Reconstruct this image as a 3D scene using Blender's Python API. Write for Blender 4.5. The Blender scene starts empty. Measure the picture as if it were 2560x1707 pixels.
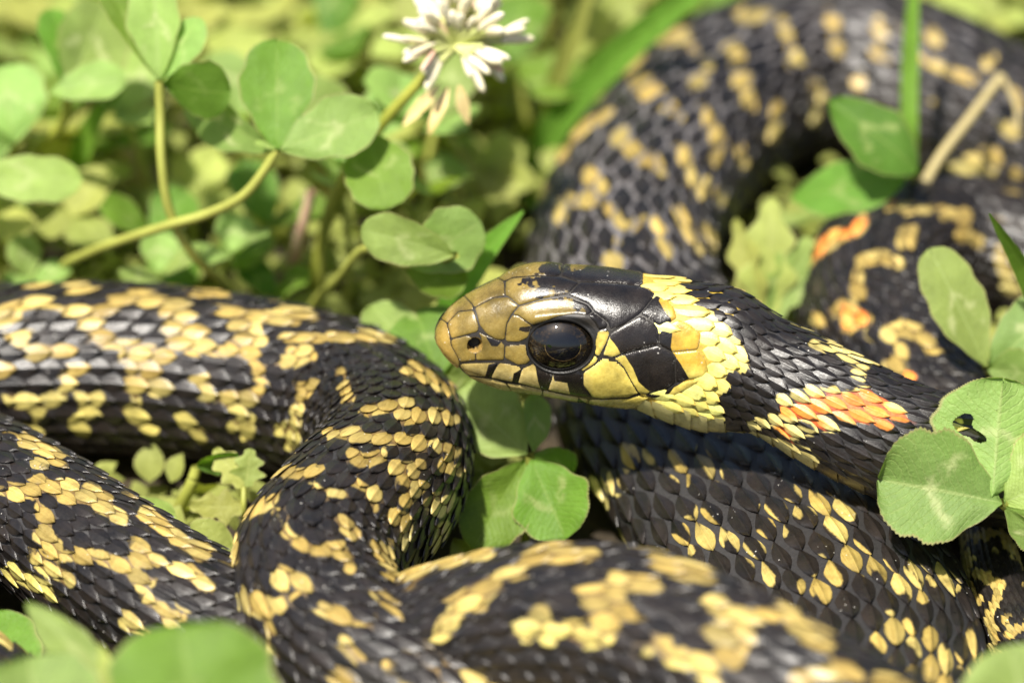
import bpy, math, random
import numpy as np
from mathutils import Vector
from mathutils.bvhtree import BVHTree

random.seed(7)
rng = np.random.default_rng(7)
U = 0.001                                   # all lengths below are millimetres
C = bpy.context.scene.collection
SC = bpy.context.scene

# ------------------------------------------------------------------ camera
PITCH = math.radians(34.0)
DIST = 430.0
FRAME = 90.0                                # mm across the frame in the plane of focus
P0 = np.array([0.0, 0.0, 23.0])
KPX = FRAME / 2560.0
CUP = np.array([0, math.sin(PITCH), math.cos(PITCH)])
CFW = np.array([0, math.cos(PITCH), -math.sin(PITCH)])
CPOS = P0 - DIST * CFW
cam_d = bpy.data.cameras.new('camera')
cam = bpy.data.objects.new('camera', cam_d)
C.objects.link(cam)
cam.location = Vector(CPOS * U)
cam.rotation_euler = (math.pi / 2 - PITCH, 0, 0)
cam_d.sensor_width = 36.0
cam_d.lens = 36.0 * DIST / FRAME
cam_d.clip_start = 0.02
cam_d.clip_end = 200.0
cam_d.dof.use_dof = True
cam_d.dof.focus_distance = (DIST - 4.5) * U
cam_d.dof.aperture_fstop = 15.5
SC.camera = cam

# ------------------------------------------------------------------ world, sun, exposure
SUN_EL, SUN_AZ = math.radians(66), math.radians(218)      # azimuth clockwise from +Y
w = bpy.data.worlds.new('World')
SC.world = w
w.use_nodes = True
nt = w.node_tree
sky = nt.nodes.new('ShaderNodeTexSky')
sky.sky_type = 'NISHITA'
sky.sun_disc = False
sky.dust_density = 3.0
sky.ozone_density = 0.6
sky.sun_elevation = SUN_EL
sky.sun_rotation = SUN_AZ
bg = nt.nodes['Background']
bg.inputs['Strength'].default_value = 0.07
nt.links.new(sky.outputs['Color'], bg.inputs['Color'])
sd = bpy.data.lights.new('sun', 'SUN')
sd.energy = 5.0
sd.angle = math.radians(2.5)
sd.color = (1.0, 0.95, 0.86)
so = bpy.data.objects.new('sun', sd)
C.objects.link(so)
sv = Vector((math.sin(SUN_AZ) * math.cos(SUN_EL), math.cos(SUN_AZ) * math.cos(SUN_EL), math.sin(SUN_EL)))
so.rotation_euler = sv.to_track_quat('Z', 'Y').to_euler()
so.location = sv * 3
SC.view_settings.view_transform = 'Standard'
SC.view_settings.look = 'None'
SC.view_settings.exposure = 0.9
SC.view_settings.gamma = 1.0


# ------------------------------------------------------------------ picture <-> place
def W(sx, sy, z):
    """photo pixel (2560 px wide) + height above ground -> point in mm"""
    q = P0 + (sx - 1280) * KPX * np.array([1.0, 0, 0]) - (sy - 853.5) * KPX * CUP
    d = q - CPOS
    t = (z - CPOS[2]) / d[2]
    return CPOS + t * d


def WF(fx, fy, z):
    return W(fx * 1.08844, fy * 1.08844, z)


def PX(p):
    v = np.asarray(p, float) - CPOS
    dep = v @ CFW
    return np.stack([1280 + v[..., 0] / dep * DIST / KPX, 853.5 - (v @ CUP) / dep * DIST / KPX], -1)


def Hs(pts):                                 # head close-up crop -> photo px
    a = np.asarray(pts, float)
    return a / 2.61333 + np.array([1050.0, 600.0])


# ------------------------------------------------------------------ materials
def nodes(name):
    m = bpy.data.materials.new(name)
    m.use_nodes = True
    n = m.node_tree
    return m, n, n.nodes['Principled BSDF']


def N(n, t, **kw):
    o = n.nodes.new(t)
    for k, v in kw.items():
        if k == 'inp':
            for a, b in v.items():
                o.inputs[a].default_value = b
        else:
            setattr(o, k, v)
    return o


def ramp(n, stops, interp='LINEAR'):
    r = n.nodes.new('ShaderNodeValToRGB')
    r.color_ramp.interpolation = interp
    e = r.color_ramp.elements
    while len(e) < len(stops):
        e.new(0.5)
    for i, (p, c) in enumerate(stops):
        e[i].position = p
        e[i].color = (c[0], c[1], c[2], 1) if not isinstance(c, (int, float)) else (c, c, c, 1)
    return r


def math_n(n, op, a, b=None, c=None):
    o = n.nodes.new('ShaderNodeMath')
    o.operation = op
    for i, v in enumerate((a, b, c)):
        if v is None:
            continue
        if isinstance(v, (int, float)):
            o.inputs[i].default_value = v
        else:
            n.links.new(v, o.inputs[i])
    return o.outputs[0]


def mixc(n, fac, a, b, mode='MIX'):
    o = n.nodes.new('ShaderNodeMix')
    o.data_type = 'RGBA'
    o.blend_type = mode
    for i, v in ((0, fac), (6, a), (7, b)):
        if isinstance(v, (int, float)):
            o.inputs[i].default_value = v
        elif isinstance(v, tuple):
            o.inputs[i].default_value = (*v, 1)
        else:
            n.links.new(v, o.inputs[i])
    return o.outputs[2]


def scale_material(name, rmin=0.22, rmax=0.46, bump=0.3):
    m, n, b = nodes(name)
    tc = N(n, 'ShaderNodeTexCoord')
    base = N(n, 'ShaderNodeAttribute', attribute_name='base')
    blk = N(n, 'ShaderNodeAttribute', attribute_name='blk')
    n1 = N(n, 'ShaderNodeTexNoise', inp={'Scale': 2600.0, 'Detail': 5.0, 'Roughness': 0.7})
    n2 = N(n, 'ShaderNodeTexNoise', inp={'Scale': 420.0, 'Detail': 4.0, 'Roughness': 0.6})
    n3 = N(n, 'ShaderNodeTexNoise', inp={'Scale': 9000.0, 'Detail': 3.0, 'Roughness': 0.6})
    vo = N(n, 'ShaderNodeTexVoronoi', inp={'Scale': 1500.0, 'Randomness': 1.0})
    for t in (n1, n2, n3, vo):
        n.links.new(tc.outputs['Object'], t.inputs['Vector'])
    f = math_n(n, 'MULTIPLY_ADD', math_n(n, 'SUBTRACT', n1.outputs['Fac'], 0.5), 0.55, blk.outputs['Fac'])
    mask = N(n, 'ShaderNodeMapRange', interpolation_type='SMOOTHSTEP',
             inp={'From Min': -0.2, 'From Max': 0.2})
    n.links.new(f, mask.inputs['Value'])
    var = ramp(n, [(0.28, 0.55), (0.5, 1.0), (0.72, 1.2)])
    n.links.new(n2.outputs['Fac'], var.inputs['Fac'])
    bc = mixc(n, 1.0, base.outputs['Color'], var.outputs['Color'], 'MULTIPLY')
    fr = ramp(n, [(0.3, (0.78, 0.7, 0.55)), (0.55, (1, 1, 1))])
    n.links.new(n1.outputs['Fac'], fr.inputs['Fac'])
    bc = mixc(n, 0.55, bc, fr.outputs['Color'], 'MULTIPLY')
    uvn = N(n, 'ShaderNodeUVMap')
    mp = N(n, 'ShaderNodeMapping', inp={'Scale': (1.3, 11.0, 1.0)})
    n.links.new(uvn.outputs['UV'], mp.inputs['Vector'])
    stk = N(n, 'ShaderNodeTexNoise', inp={'Scale': 1.0, 'Detail': 3.0, 'Roughness': 0.6})
    n.links.new(mp.outputs['Vector'], stk.inputs['Vector'])
    sr_ = ramp(n, [(0.3, (0.62, 0.55, 0.42)), (0.55, (1, 1, 1))])
    n.links.new(stk.outputs['Fac'], sr_.inputs['Fac'])
    bc = mixc(n, 0.8, bc, sr_.outputs['Color'], 'MULTIPLY')
    black = ramp(n, [(0.32, (0.006, 0.0052, 0.005)), (0.66, (0.019, 0.0145, 0.012))])
    n.links.new(n2.outputs['Fac'], black.inputs['Fac'])
    col = mixc(n, mask.outputs['Result'], bc, black.outputs['Color'])
    # dust and shed-skin flecks lying on the scales
    d1 = math_n(n, 'LESS_THAN', vo.outputs['Distance'], math_n(n, 'MULTIPLY', n1.outputs['Fac'], 0.21))
    vr = N(n, 'ShaderNodeTexNoise', inp={'Scale': 260.0, 'Detail': 2.0})
    n.links.new(tc.outputs['Object'], vr.inputs['Vector'])
    d2 = math_n(n, 'GREATER_THAN', vr.outputs['Fac'], 0.56)
    dust = math_n(n, 'MULTIPLY', math_n(n, 'MULTIPLY', d1, d2), 0.75)
    col = mixc(n, dust, col, (0.5, 0.48, 0.44))
    dst = N(n, 'ShaderNodeAttribute', attribute_name='dst')
    gr = math_n(n, 'GREATER_THAN', math_n(n, 'MULTIPLY_ADD', dst.outputs['Fac'], 0.16, n3.outputs['Fac']), 0.645)
    gr = math_n(n, 'MULTIPLY', math_n(n, 'MULTIPLY', gr, dst.outputs['Fac']), math_n(n, 'MULTIPLY', math_n(n, 'GREATER_THAN', n2.outputs['Fac'], 0.5), 0.7))
    col = mixc(n, gr, col, (0.42, 0.40, 0.36))
    n.links.new(col, b.inputs['Base Color'])
    rr = N(n, 'ShaderNodeMapRange', inp={'From Min': 0.25, 'From Max': 0.75, 'To Min': rmin, 'To Max': rmax})
    n.links.new(n1.outputs['Fac'], rr.inputs['Value'])
    n.links.new(rr.outputs['Result'], b.inputs['Roughness'])
    b.inputs['Specular IOR Level'].default_value = 0.5
    b.inputs['Subsurface Weight'].default_value = 0.0
    bp = N(n, 'ShaderNodeBump', inp={'Strength': bump, 'Distance': 0.00008})
    hsum = math_n(n, 'MULTIPLY_ADD', n3.outputs['Fac'], 0.5, math_n(n, 'MULTIPLY_ADD', stk.outputs['Fac'], 0.9, n1.outputs['Fac']))
    n.links.new(hsum, bp.inputs['Height'])
    n.links.new(bp.outputs['Normal'], b.inputs['Normal'])
    return m


def skin_material():
    m, n, b = nodes('snake_skin')
    tc = N(n, 'ShaderNodeTexCoord')
    base = N(n, 'ShaderNodeAttribute', attribute_name='base')
    n1 = N(n, 'ShaderNodeTexNoise', inp={'Scale': 3500.0, 'Detail': 5.0, 'Roughness': 0.7})
    n.links.new(tc.outputs['Object'], n1.inputs['Vector'])
    v = ramp(n, [(0.3, 0.6), (0.7, 1.25)])
    n.links.new(n1.outputs['Fac'], v.inputs['Fac'])
    n.links.new(mixc(n, 1.0, base.outputs['Color'], v.outputs['Color'], 'MULTIPLY'), b.inputs['Base Color'])
    b.inputs['Roughness'].default_value = 0.5
    bp = N(n, 'ShaderNodeBump', inp={'Strength': 0.4, 'Distance': 0.0001})
    n.links.new(n1.outputs['Fac'], bp.inputs['Height'])
    n.links.new(bp.outputs['Normal'], b.inputs['Normal'])
    return m


M_SCALE = scale_material('snake_scale')
M_PLATE = scale_material('snake_head_plate', 0.17, 0.36, 0.4)
M_SKIN = skin_material()


# ------------------------------------------------------------------ mesh helpers
def mesh_obj(name, V, F, mat, parent=None, origin=None, attrs=None, uv=None, smooth=True):
    V = np.asarray(V, float)
    if origin is not None:
        V = V - np.asarray(origin)
    me = bpy.data.meshes.new(name)
    F = np.asarray(F)
    nv, nf, k = len(V), len(F), F.shape[1]
    me.vertices.add(nv)
    me.vertices.foreach_set('co', (V * U).astype(np.float32).ravel())
    me.loops.add(nf * k)
    me.loops.foreach_set('vertex_index', F.astype(np.int32).ravel())
    me.polygons.add(nf)
    me.polygons.foreach_set('loop_start', np.arange(0, nf * k, k, dtype=np.int32))
    me.polygons.foreach_set('use_smooth', np.full(nf, smooth, dtype=bool))
    me.update(calc_edges=True)
    for an, av in (attrs or {}).items():
        av = np.asarray(av, np.float32)
        if av.ndim == 1:
            a = me.attributes.new(an, 'FLOAT', 'POINT')
            a.data.foreach_set('value', av)
        else:
            a = me.attributes.new(an, 'FLOAT_COLOR', 'POINT')
            a.data.foreach_set('color', np.concatenate([av, np.ones((len(av), 1), np.float32)], 1).ravel())
    if uv is not None:
        l = me.uv_layers.new(name='UVMap')
        l.data.foreach_set('uv', np.asarray(uv, np.float32)[F.ravel()].ravel())
    me.materials.append(mat)
    o = bpy.data.objects.new(name, me)
    C.objects.link(o)
    if parent is not None:
        o.parent = parent
    return o


def grid_faces(nu, nv, wrap=False):
    i = np.arange(nu - 1)[:, None]
    j = np.arange(nv if wrap else nv - 1)[None, :]
    j2 = (j + 1) % nv
    return np.stack([i * nv + j, (i + 1) * nv + j, (i + 1) * nv + j2, i * nv + j2], -1).reshape(-1, 4)


def empty(name, loc, label=None, cat=None, group=None):
    o = bpy.data.objects.new(name, None)
    o.empty_display_size = 0.005
    o.location = Vector(np.asarray(loc, float) * U)
    C.objects.link(o)
    if label:
        tag(o, label, cat, group)
    return o


def tag(o, label, cat, group=None):
    o['label'] = label
    o['category'] = cat
    if group:
        o['group'] = group


def spline(P, n=40):
    """centripetal Catmull-Rom through rows of P (any number of columns, first 3 = position)"""
    P = np.asarray(P, float)
    P = np.vstack([2 * P[0] - P[1], P, 2 * P[-1] - P[-2]])
    out = []
    for i in range(1, len(P) - 2):
        p = P[i - 1:i + 3]
        t = [0.0]
        for k in range(3):
            t.append(t[-1] + max(np.linalg.norm(p[k + 1, :3] - p[k, :3]), 1e-6) ** 0.5)
        tt = np.linspace(t[1], t[2], n, endpoint=False)[:, None]
        A1 = (t[1] - tt) / (t[1] - t[0]) * p[0] + (tt - t[0]) / (t[1] - t[0]) * p[1]
        A2 = (t[2] - tt) / (t[2] - t[1]) * p[1] + (tt - t[1]) / (t[2] - t[1]) * p[2]
        A3 = (t[3] - tt) / (t[3] - t[2]) * p[2] + (tt - t[2]) / (t[3] - t[2]) * p[3]
        B1 = (t[2] - tt) / (t[2] - t[0]) * A1 + (tt - t[0]) / (t[2] - t[0]) * A2
        B2 = (t[3] - tt) / (t[3] - t[1]) * A2 + (tt - t[1]) / (t[3] - t[1]) * A3
        out.append((t[2] - tt) / (t[2] - t[1]) * B1 + (tt - t[1]) / (t[2] - t[1]) * B2)
    out.append(P[-2][None])
    return np.vstack(out)


# ================================================================== GROUND

gm, gn, gb = nodes('soil')
tcs = N(gn, 'ShaderNodeTexCoord')
s1 = N(gn, 'ShaderNodeTexNoise', inp={'Scale': 300.0, 'Detail': 8.0, 'Roughness': 0.7})
gn.links.new(tcs.outputs['Object'], s1.inputs['Vector'])
sr1 = ramp(gn, [(0.3, (0.012, 0.008, 0.004)), (0.6, (0.04, 0.028, 0.014)), (0.8, (0.09, 0.065, 0.03))])
gn.links.new(s1.outputs['Fac'], sr1.inputs['Fac'])
gn.links.new(sr1.outputs['Color'], gb.inputs['Base Color'])
gb.inputs['Roughness'].default_value = 0.95
gbp = N(gn, 'ShaderNodeBump', inp={'Strength': 0.8, 'Distance': 0.001})
gn.links.new(s1.outputs['Fac'], gbp.inputs['Height'])
gn.links.new(gbp.outputs['Normal'], gb.inputs['Normal'])
xs = np.concatenate([[-60000, -3000], np.linspace(-220, 220, 90), [3000, 60000]])
ys = np.concatenate([[-60000, -3000], np.linspace(-150, 300, 90), [3000, 60000]])
gx, gy = np.meshgrid(xs, ys, indexing='ij')
gz = -0.5 + 0.35 * np.sin(gx * 0.21 + 1.3 * np.sin(gy * 0.13)) * np.cos(gy * 0.17) + rng.normal(0, 0.12, gx.shape)
gz[np.abs(gx) > 300] = -0.5
gz[(gy < -160) | (gy > 310)] = -0.5
ground = mesh_obj('ground', np.stack([gx.ravel(), gy.ravel(), gz.ravel()], 1), grid_faces(len(xs), len(ys)), gm)
ground['kind'] = 'structure'


# ================================================================== SNAKE
# head outline in the close-up (x, top y, bottom y)
HO = np.array([[95, 638, 640], [97, 612, 660], [102, 585, 678], [112, 555, 695], [140, 505, 740], [190, 445, 793],
               [250, 397, 842], [300, 362, 888], [370, 312, 920], [450, 270, 952], [520, 237, 975], [580, 204, 988],
               [650, 171, 998], [740, 150, 1008], [850, 147, 1026], [940, 158, 1042], [1050, 164, 1060],
               [1200, 177, 1085], [1360, 200, 1102], [1500, 216, 1128], [1600, 230, 1165], [1700, 248, 1208],
               [1900, 272, 1272], [2130, 332, 1350], [2352, 428, 1440]], float)
HA = np.array([[95, 640], [300, 630], [500, 622], [900, 622], [1300, 645], [1500, 672], [1700, 722], [1900, 775],
               [2130, 843], [2352, 928]], float)
HW = np.array([[95, 0.02], [97, 0.75], [102, 1.2], [112, 1.6], [140, 2.1], [190, 2.6], [300, 3.2], [450, 3.75],
               [700, 4.6], [920, 5.05], [1300, 5.5], [1500, 5.4], [1700, 5.05], [1900, 4.9], [2352, 5.1]], float)
VE = math.radians(21)                        # how far the head's own level is seen from above
HZ = lambda x: np.interp(x, [95, 1300, 1700, 2352], [23.0, 23.0, 22.4, 20.5])

ctrl, kinds = [], []                          # pos(3), half width, top half height, bottom half height, nominal radius


def add(seg, p, wd, ht, hb=None, nom=None):
    ctrl.append([*p, wd, ht, hb if hb else ht, nom if nom else (wd * ht) ** 0.5])
    kinds.append(seg)


for x in (95, 150, 250, 400, 600, 800, 1000, 1200, 1400, 1550, 1700, 1900, 2130, 2352):
    y = np.interp(x, HA[:, 0], HA[:, 1])
    if x > 200 and x < 2300:
        y = np.mean([np.interp(x + d, HA[:, 0], HA[:, 1]) for d in (-120, -60, 0, 60, 120)])
    s = Hs([x, y])
    add('A', W(s[0], s[1], HZ(x)), 5, 5)
add('A', WF(1900, 935, 19.0), 5.1, 5.2)
add('A', WF(2030, 1000, 17.0), 5.2, 5.2)
add('A', WF(2170, 1050, 15.0), 5.4, 5.3)
add('A', WF(2330, 1065, 12.0), 5.6, 5.4)
add('x', WF(2500, 1010, 9.0), 5.8, 5.6)
add('x', WF(2610, 870, 7.5), 6.0, 5.9)
add('x', WF(2590, 720, 6.5), 6.2, 6.0)
add('x', WF(2480, 630, 6.5), 6.4, 6.1)
add('D', WF(2340, 585, 6.6), 6.5, 6.2)
add('D', WF(2210, 560, 7.0), 6.5, 6.3)
add('D', WF(2090, 570, 8.0), 6.6, 6.4)
add('D', WF(2010, 630, 8.4), 6.6, 6.4)
add('D', WF(2000, 730, 7.6), 6.7, 6.4)
add('D', WF(2060, 830, 6.8), 6.8, 6.4)
add('D', WF(2150, 940, 6.2), 6.8, 5.9)
add('x', WF(2290, 1040, 5.6), 6.8, 5.5)
add('x', WF(2470, 1120, 5.6), 7.0, 5.6)
add('x', WF(2660, 1080, 6.0), 7.2, 6.0)
add('x', WF(2790, 900, 7.0), 7.6, 7.0)
add('x', WF(2770, 650, 7.6), 7.9, 7.5)
add('x', WF(2640, 500, 8.0), 8.2, 7.8)
add('E', WF(2460, 400, 8.2), 8.4, 8.0)
add('E', WF(2300, 305, 8.4), 8.6, 8.1)
add('B', WF(2120, 215, 8.6), 8.7, 8.2)
add('B', WF(1940, 165, 8.8), 8.8, 8.3)
add('B', WF(1770, 185, 9.0), 8.9, 8.3)
add('B', WF(1620, 275, 9.0), 8.9, 8.2)
add('B', WF(1510, 400, 8.8), 8.9, 8.0)
add('B', WF(1440, 530, 8.4), 8.9, 7.8)
add('B', WF(1432, 680, 7.8), 9.2, 7.4)
add('C', WF(1490, 830, 7.0), 10.6, 6.8, None, 8.2)
add('C', WF(1590, 960, 6.3), 12.0, 6.3, None, 8.2)
add('C', WF(1700, 1100, 6.0), 12.5, 6.0, None, 8.2)
add('C', WF(1800, 1240, 5.9), 12.8, 5.9, None, 8.2)
add('C', WF(1890, 1390, 5.8), 12.8, 5.8, None, 8.1)
add('C', WF(1950, 1540, 5.8), 11.8, 5.8, None, 8.0)
add('x', WF(1960, 1720, 6.2), 9.6, 6.2, None, 7.8)
add('x', WF(1860, 1900, 7.2), 8.0, 7.2)
add('x', WF(1600, 2020, 7.4), 7.7, 7.4)
add('x', WF(1100, 2060, 7.5), 7.6, 7.4)
add('x', WF(500, 2040, 7.5), 7.6, 7.4)
add('x', WF(-50, 1950, 7.5), 7.6, 7.4)
add('x', WF(-480, 1720, 7.5), 7.7, 7.4)
add('x', WF(-640, 1380, 7.5), 7.7, 7.5)
add('x', WF(-560, 1090, 7.6), 7.8, 7.6)
add('x', WF(-330, 920, 7.8), 7.9, 7.6)
add('L', WF(-120, 868, 8.0), 7.9, 7.7)
add('L', WF(80, 850, 8.0), 7.9, 7.7)
add('L', WF(280, 848, 8.0), 7.9, 7.7)
add('L', WF(480, 865, 8.0), 7.8, 7.6)
add('L', WF(660, 895, 8.2), 7.6, 7.5)
add('L', WF(800, 935, 8.8), 7.4, 7.4)
add('H', WF(895, 1010, 10.0), 7.2, 7.2)
add('H', WF(885, 1100, 11.5), 7.1, 7.2)
add('H', WF(800, 1195, 12.5), 7.1, 7.2)
add('H', WF(725, 1310, 12.5), 7.2, 7.2)
add('H', WF(745, 1430, 11.8), 7.2, 7.2)
add('H', WF(860, 1540, 11.0), 7.2, 7.1)
add('x', WF(1020, 1650, 9.5), 7.1, 7.1)
add('x', WF(1130, 1790, 7.4), 7.0, 7.0)
add('x', WF(1040, 1900, 7.0), 6.9, 6.8)
add('x', WF(780, 1930, 7.0), 6.9, 6.7)
add('x', WF(400, 1880, 6.9), 6.8, 6.7)
add('x', WF(20, 1700, 6.9), 6.7, 6.6)
add('x', WF(-270, 1420, 7.0), 6.6, 6.5)
add('x', WF(-270, 1180, 7.6), 6.5, 6.4)
add('M', WF(-120, 1100, 8.5), 6.4, 6.3)
add('M', WF(50, 1170, 9.5), 6.4, 6.3)
add('M', WF(230, 1290, 9.8), 6.4, 6.3)
add('M', WF(400, 1400, 9.2), 6.5, 6.4)
add('M', WF(560, 1490, 8.0), 6.6, 6.5)
add('M', WF(730, 1540, 8.0), 6.8, 6.7)
add('G', WF(890, 1530, 9.5), 7.0, 6.9)
add('G', WF(1050, 1485, 12.5), 7.2, 7.1)
add('G', WF(1220, 1455, 15.5), 7.3, 7.2)
add('G', WF(1400, 1460, 17.8), 7.4, 7.3)
add('G', WF(1580, 1515, 18.8), 7.4, 7.3)
add('G', WF(1760, 1605, 18.5), 7.3, 7.2)
add('G', WF(1950, 1705, 17.0), 7.1, 7.0)
add('x', WF(2180, 1820, 13.0), 6.8, 6.7)
add('x', WF(2450, 1930, 8.0), 6.4, 6.3)
add('x', WF(2760, 1960, 5.8), 5.8, 5.7)
add('x', WF(2990, 1850, 5.0), 5.1, 5.0)
add('x', WF(3020, 1680, 4.4), 4.5, 4.4)
add('x', WF(2880, 1570, 3.9), 4.0, 3.9)
add('x', WF(2680, 1560, 3.5), 3.5, 3.5)
add('F', WF(2500, 1575, 3.3), 3.1, 3.3)
add('F', WF(2370, 1500, 3.6), 2.9, 3.0)
add('F', WF(2300, 1380, 4.0), 2.7, 2.8)
add('F', WF(2270, 1260, 4.0), 2.4, 2.4)
add('F', WF(2260, 1180, 3.4), 2.1, 2.1)
add('x', WF(2290, 1090, 2.2), 1.6, 1.6)
add('x', WF(2360, 1020, 1.3), 0.9, 0.9)
add('x', WF(2440, 985, 0.6), 0.2, 0.2)

ctrl = np.array(ctrl)
D = spline(ctrl, 60)
dpos = D[:, :3].copy()
for _ in range(6):
    dpos[1:-1] = 0.25 * dpos[:-2] + 0.5 * dpos[1:-1] + 0.25 * dpos[2:]
seg_i = np.repeat(np.arange(len(ctrl)), 60)[:len(D)]
arc = np.concatenate([[0], np.cumsum(np.linalg.norm(np.diff(dpos, axis=0), axis=1))])
L_TOT = arc[-1]
s_ctrl = arc[np.arange(len(ctrl)) * 60]
SS = np.linspace(0, L_TOT, 9000)
PP = np.stack([np.interp(SS, arc, dpos[:, k]) for k in range(3)], 1)
PAR = np.stack([np.interp(SS, arc, D[:, k]) for k in range(3, 7)], 1)
for _ in range(8):
    PP[1:-1] = 0.25 * PP[:-2] + 0.5 * PP[1:-1] + 0.25 * PP[2:]
    PAR[1:-1] = 0.25 * PAR[:-2] + 0.5 * PAR[1:-1] + 0.25 * PAR[2:]
TT = np.gradient(PP, axis=0)
for _ in range(30):
    TT[1:-1] = 0.25 * TT[:-2] + 0.5 * TT[1:-1] + 0.25 * TT[2:]
TT /= np.linalg.norm(TT, axis=1)[:, None]
up = np.array([0, 0, 1.0])
NN = up - (TT @ up)[:, None] * TT
NN /= np.linalg.norm(NN, axis=1)[:, None]
LL = np.cross(TT, NN)
ROLL = np.interp(SS, [0, 22, 50, 75], [PITCH - VE, PITCH - VE, 0.10, 0.0])
cr, sr = np.cos(ROLL)[:, None], np.sin(ROLL)[:, None]
NN, LL = cr * NN - sr * LL, cr * LL + sr * NN
# head and neck section from the outline
hx = (PX(PP)[:, 0] - 1050) * 2.61333
is_h = SS < 33.0
hx_end = 2352.0
WID, HT, HB, NOM = PAR.T.copy()
EXPN = np.full(len(SS), 2.15)
HMM = KPX / 2.61333
m_head = (np.arange(len(SS)) < np.searchsorted(SS, s_ctrl[13])) & (hx <= hx_end)
ih = np.where(m_head)[0]
hxx = hx[ih]
depth_k = ((PP[ih] - CPOS) @ CFW) / DIST
ya = 600 + 0 * hxx
ya = (PX(PP[ih])[:, 1] - 600) * 2.61333
et = (ya - np.interp(hxx, HO[:, 0], HO[:, 1])) * HMM * depth_k
eb = (np.interp(hxx, HO[:, 0], HO[:, 2]) - ya) * HMM * depth_k
wd = np.interp(hxx, HW[:, 0], HW[:, 1])
nn_ = np.interp(hxx, [95, 300, 1300, 1700, 2352], [2.1, 2.5, 2.5, 2.25, 2.15])
ve = PITCH - ROLL[ih]
slope = np.abs(TT[ih] @ CUP)
cosl = np.sqrt(np.clip(1 - slope ** 2, 0.3, 1))


def solve_h(e, wd, n, ve):
    mm = n / (n - 1)
    r = np.clip((e * cosl) ** mm - (wd * np.sin(ve)) ** mm, 0.0, None)
    return np.maximum(r ** (1 / mm) / np.cos(ve), 0.35 * e + 0.01)


ht_, hb_ = solve_h(et, wd, nn_, ve), solve_h(eb, wd, nn_, ve)
k = np.clip((hxx - 1900) / 450, 0, 1)
k = k * k * (3 - 2 * k)
WID[ih] = wd * (1 - k) + WID[ih] * k
HT[ih] = ht_ * (1 - k) + HT[ih] * k
HB[ih] = hb_ * (1 - k) + HB[ih] * k
EXPN[ih] = nn_
for arr in (WID, HT, HB):
    for _ in range(6):
        arr[3:-1] = 0.25 * arr[2:-2] + 0.5 * arr[3:-1] + 0.25 * arr[4:]
NOM[ih] = 5.0
for _ in range(200):
    NOM[1:-1] = 0.25 * NOM[:-2] + 0.5 * NOM[1:-1] + 0.25 * NOM[2:]


def at(s, a):
    if a.ndim == 1:
        return np.interp(s, SS, a)
    return np.stack([np.interp(s, SS, a[:, k]) for k in range(3)], -1)


def surf(s, phi, off=0.0):
    """point and outward normal of the body at arc length s, angle phi from the back"""
    s = np.asarray(s, float)
    p, n_, l_ = at(s, PP), at(s, NN), at(s, LL)
    wd_, ht, hb, ex = at(s, WID), at(s, HT), at(s, HB), at(s, EXPN)
    sp, cp = np.sin(phi), np.cos(phi)
    h = np.where(cp >= 0, ht, hb)
    y = wd_ * np.sign(sp) * np.abs(sp) ** (2 / ex)
    z = h * np.sign(cp) * np.abs(cp) ** (2 / ex)
    # gradient of the superellipse
    gy = np.sign(y) * np.abs(y / wd_) ** (ex - 1) / wd_
    gz = np.sign(z) * np.abs(z / h) ** (ex - 1) / h
    g = np.sqrt(gy ** 2 + gz ** 2) + 1e-12
    gy, gz = gy / g, gz / g
    nr = gy[..., None] * l_ + gz[..., None] * n_
    pt = p + y[..., None] * l_ + z[..., None] * n_ + np.asarray(off)[..., None] * nr
    return pt, nr


PHIMAX = math.radians(126)
RATS = np.linspace(0.5, 3.2, 40)
QG = np.linspace(0, 1, 60)
tabq = []
for r in RATS:
    ph = np.linspace(0, PHIMAX, 400)
    yy, zz = r * np.sin(ph), np.cos(ph)
    cl = np.concatenate([[0], np.cumsum(np.hypot(np.diff(yy), np.diff(zz)))])
    tabq.append(np.interp(QG * cl[-1], cl, ph))
tabq = np.array(tabq)


def phi_of(q, ratio):
    fi = np.clip((ratio - RATS[0]) / (RATS[1] - RATS[0]), 0, len(RATS) - 1.001)
    i = fi.astype(int)
    f = fi - i
    qa = np.clip(np.abs(q), 0, 1.25) * (len(QG) - 1)
    j = np.minimum(qa.astype(int), len(QG) - 2)
    g = qa - j
    v = (1 - f) * ((1 - g) * tabq[i, j] + g * tabq[i, j + 1]) + f * ((1 - g) * tabq[i + 1, j] + g * tabq[i + 1, j + 1])
    return np.sign(q) * v


# ---------------------------------------------------------------- markings, traced on the animal
def crop(x0, y0, k):
    return lambda pts: [[(x0 + px / k, y0 + py / k) for px, py in st] for st in pts]


c3, c4, c5, c7 = crop(1280, 0, 1.8375), crop(0, 680, 1.52656), crop(1280, 900, 1.8375), crop(1850, 760, 3.92)


def P(txt):
    return [[tuple(float(v) for v in a.split(',')) for a in st.split()] for st in txt.strip().split(';') if st.strip()]


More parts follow.
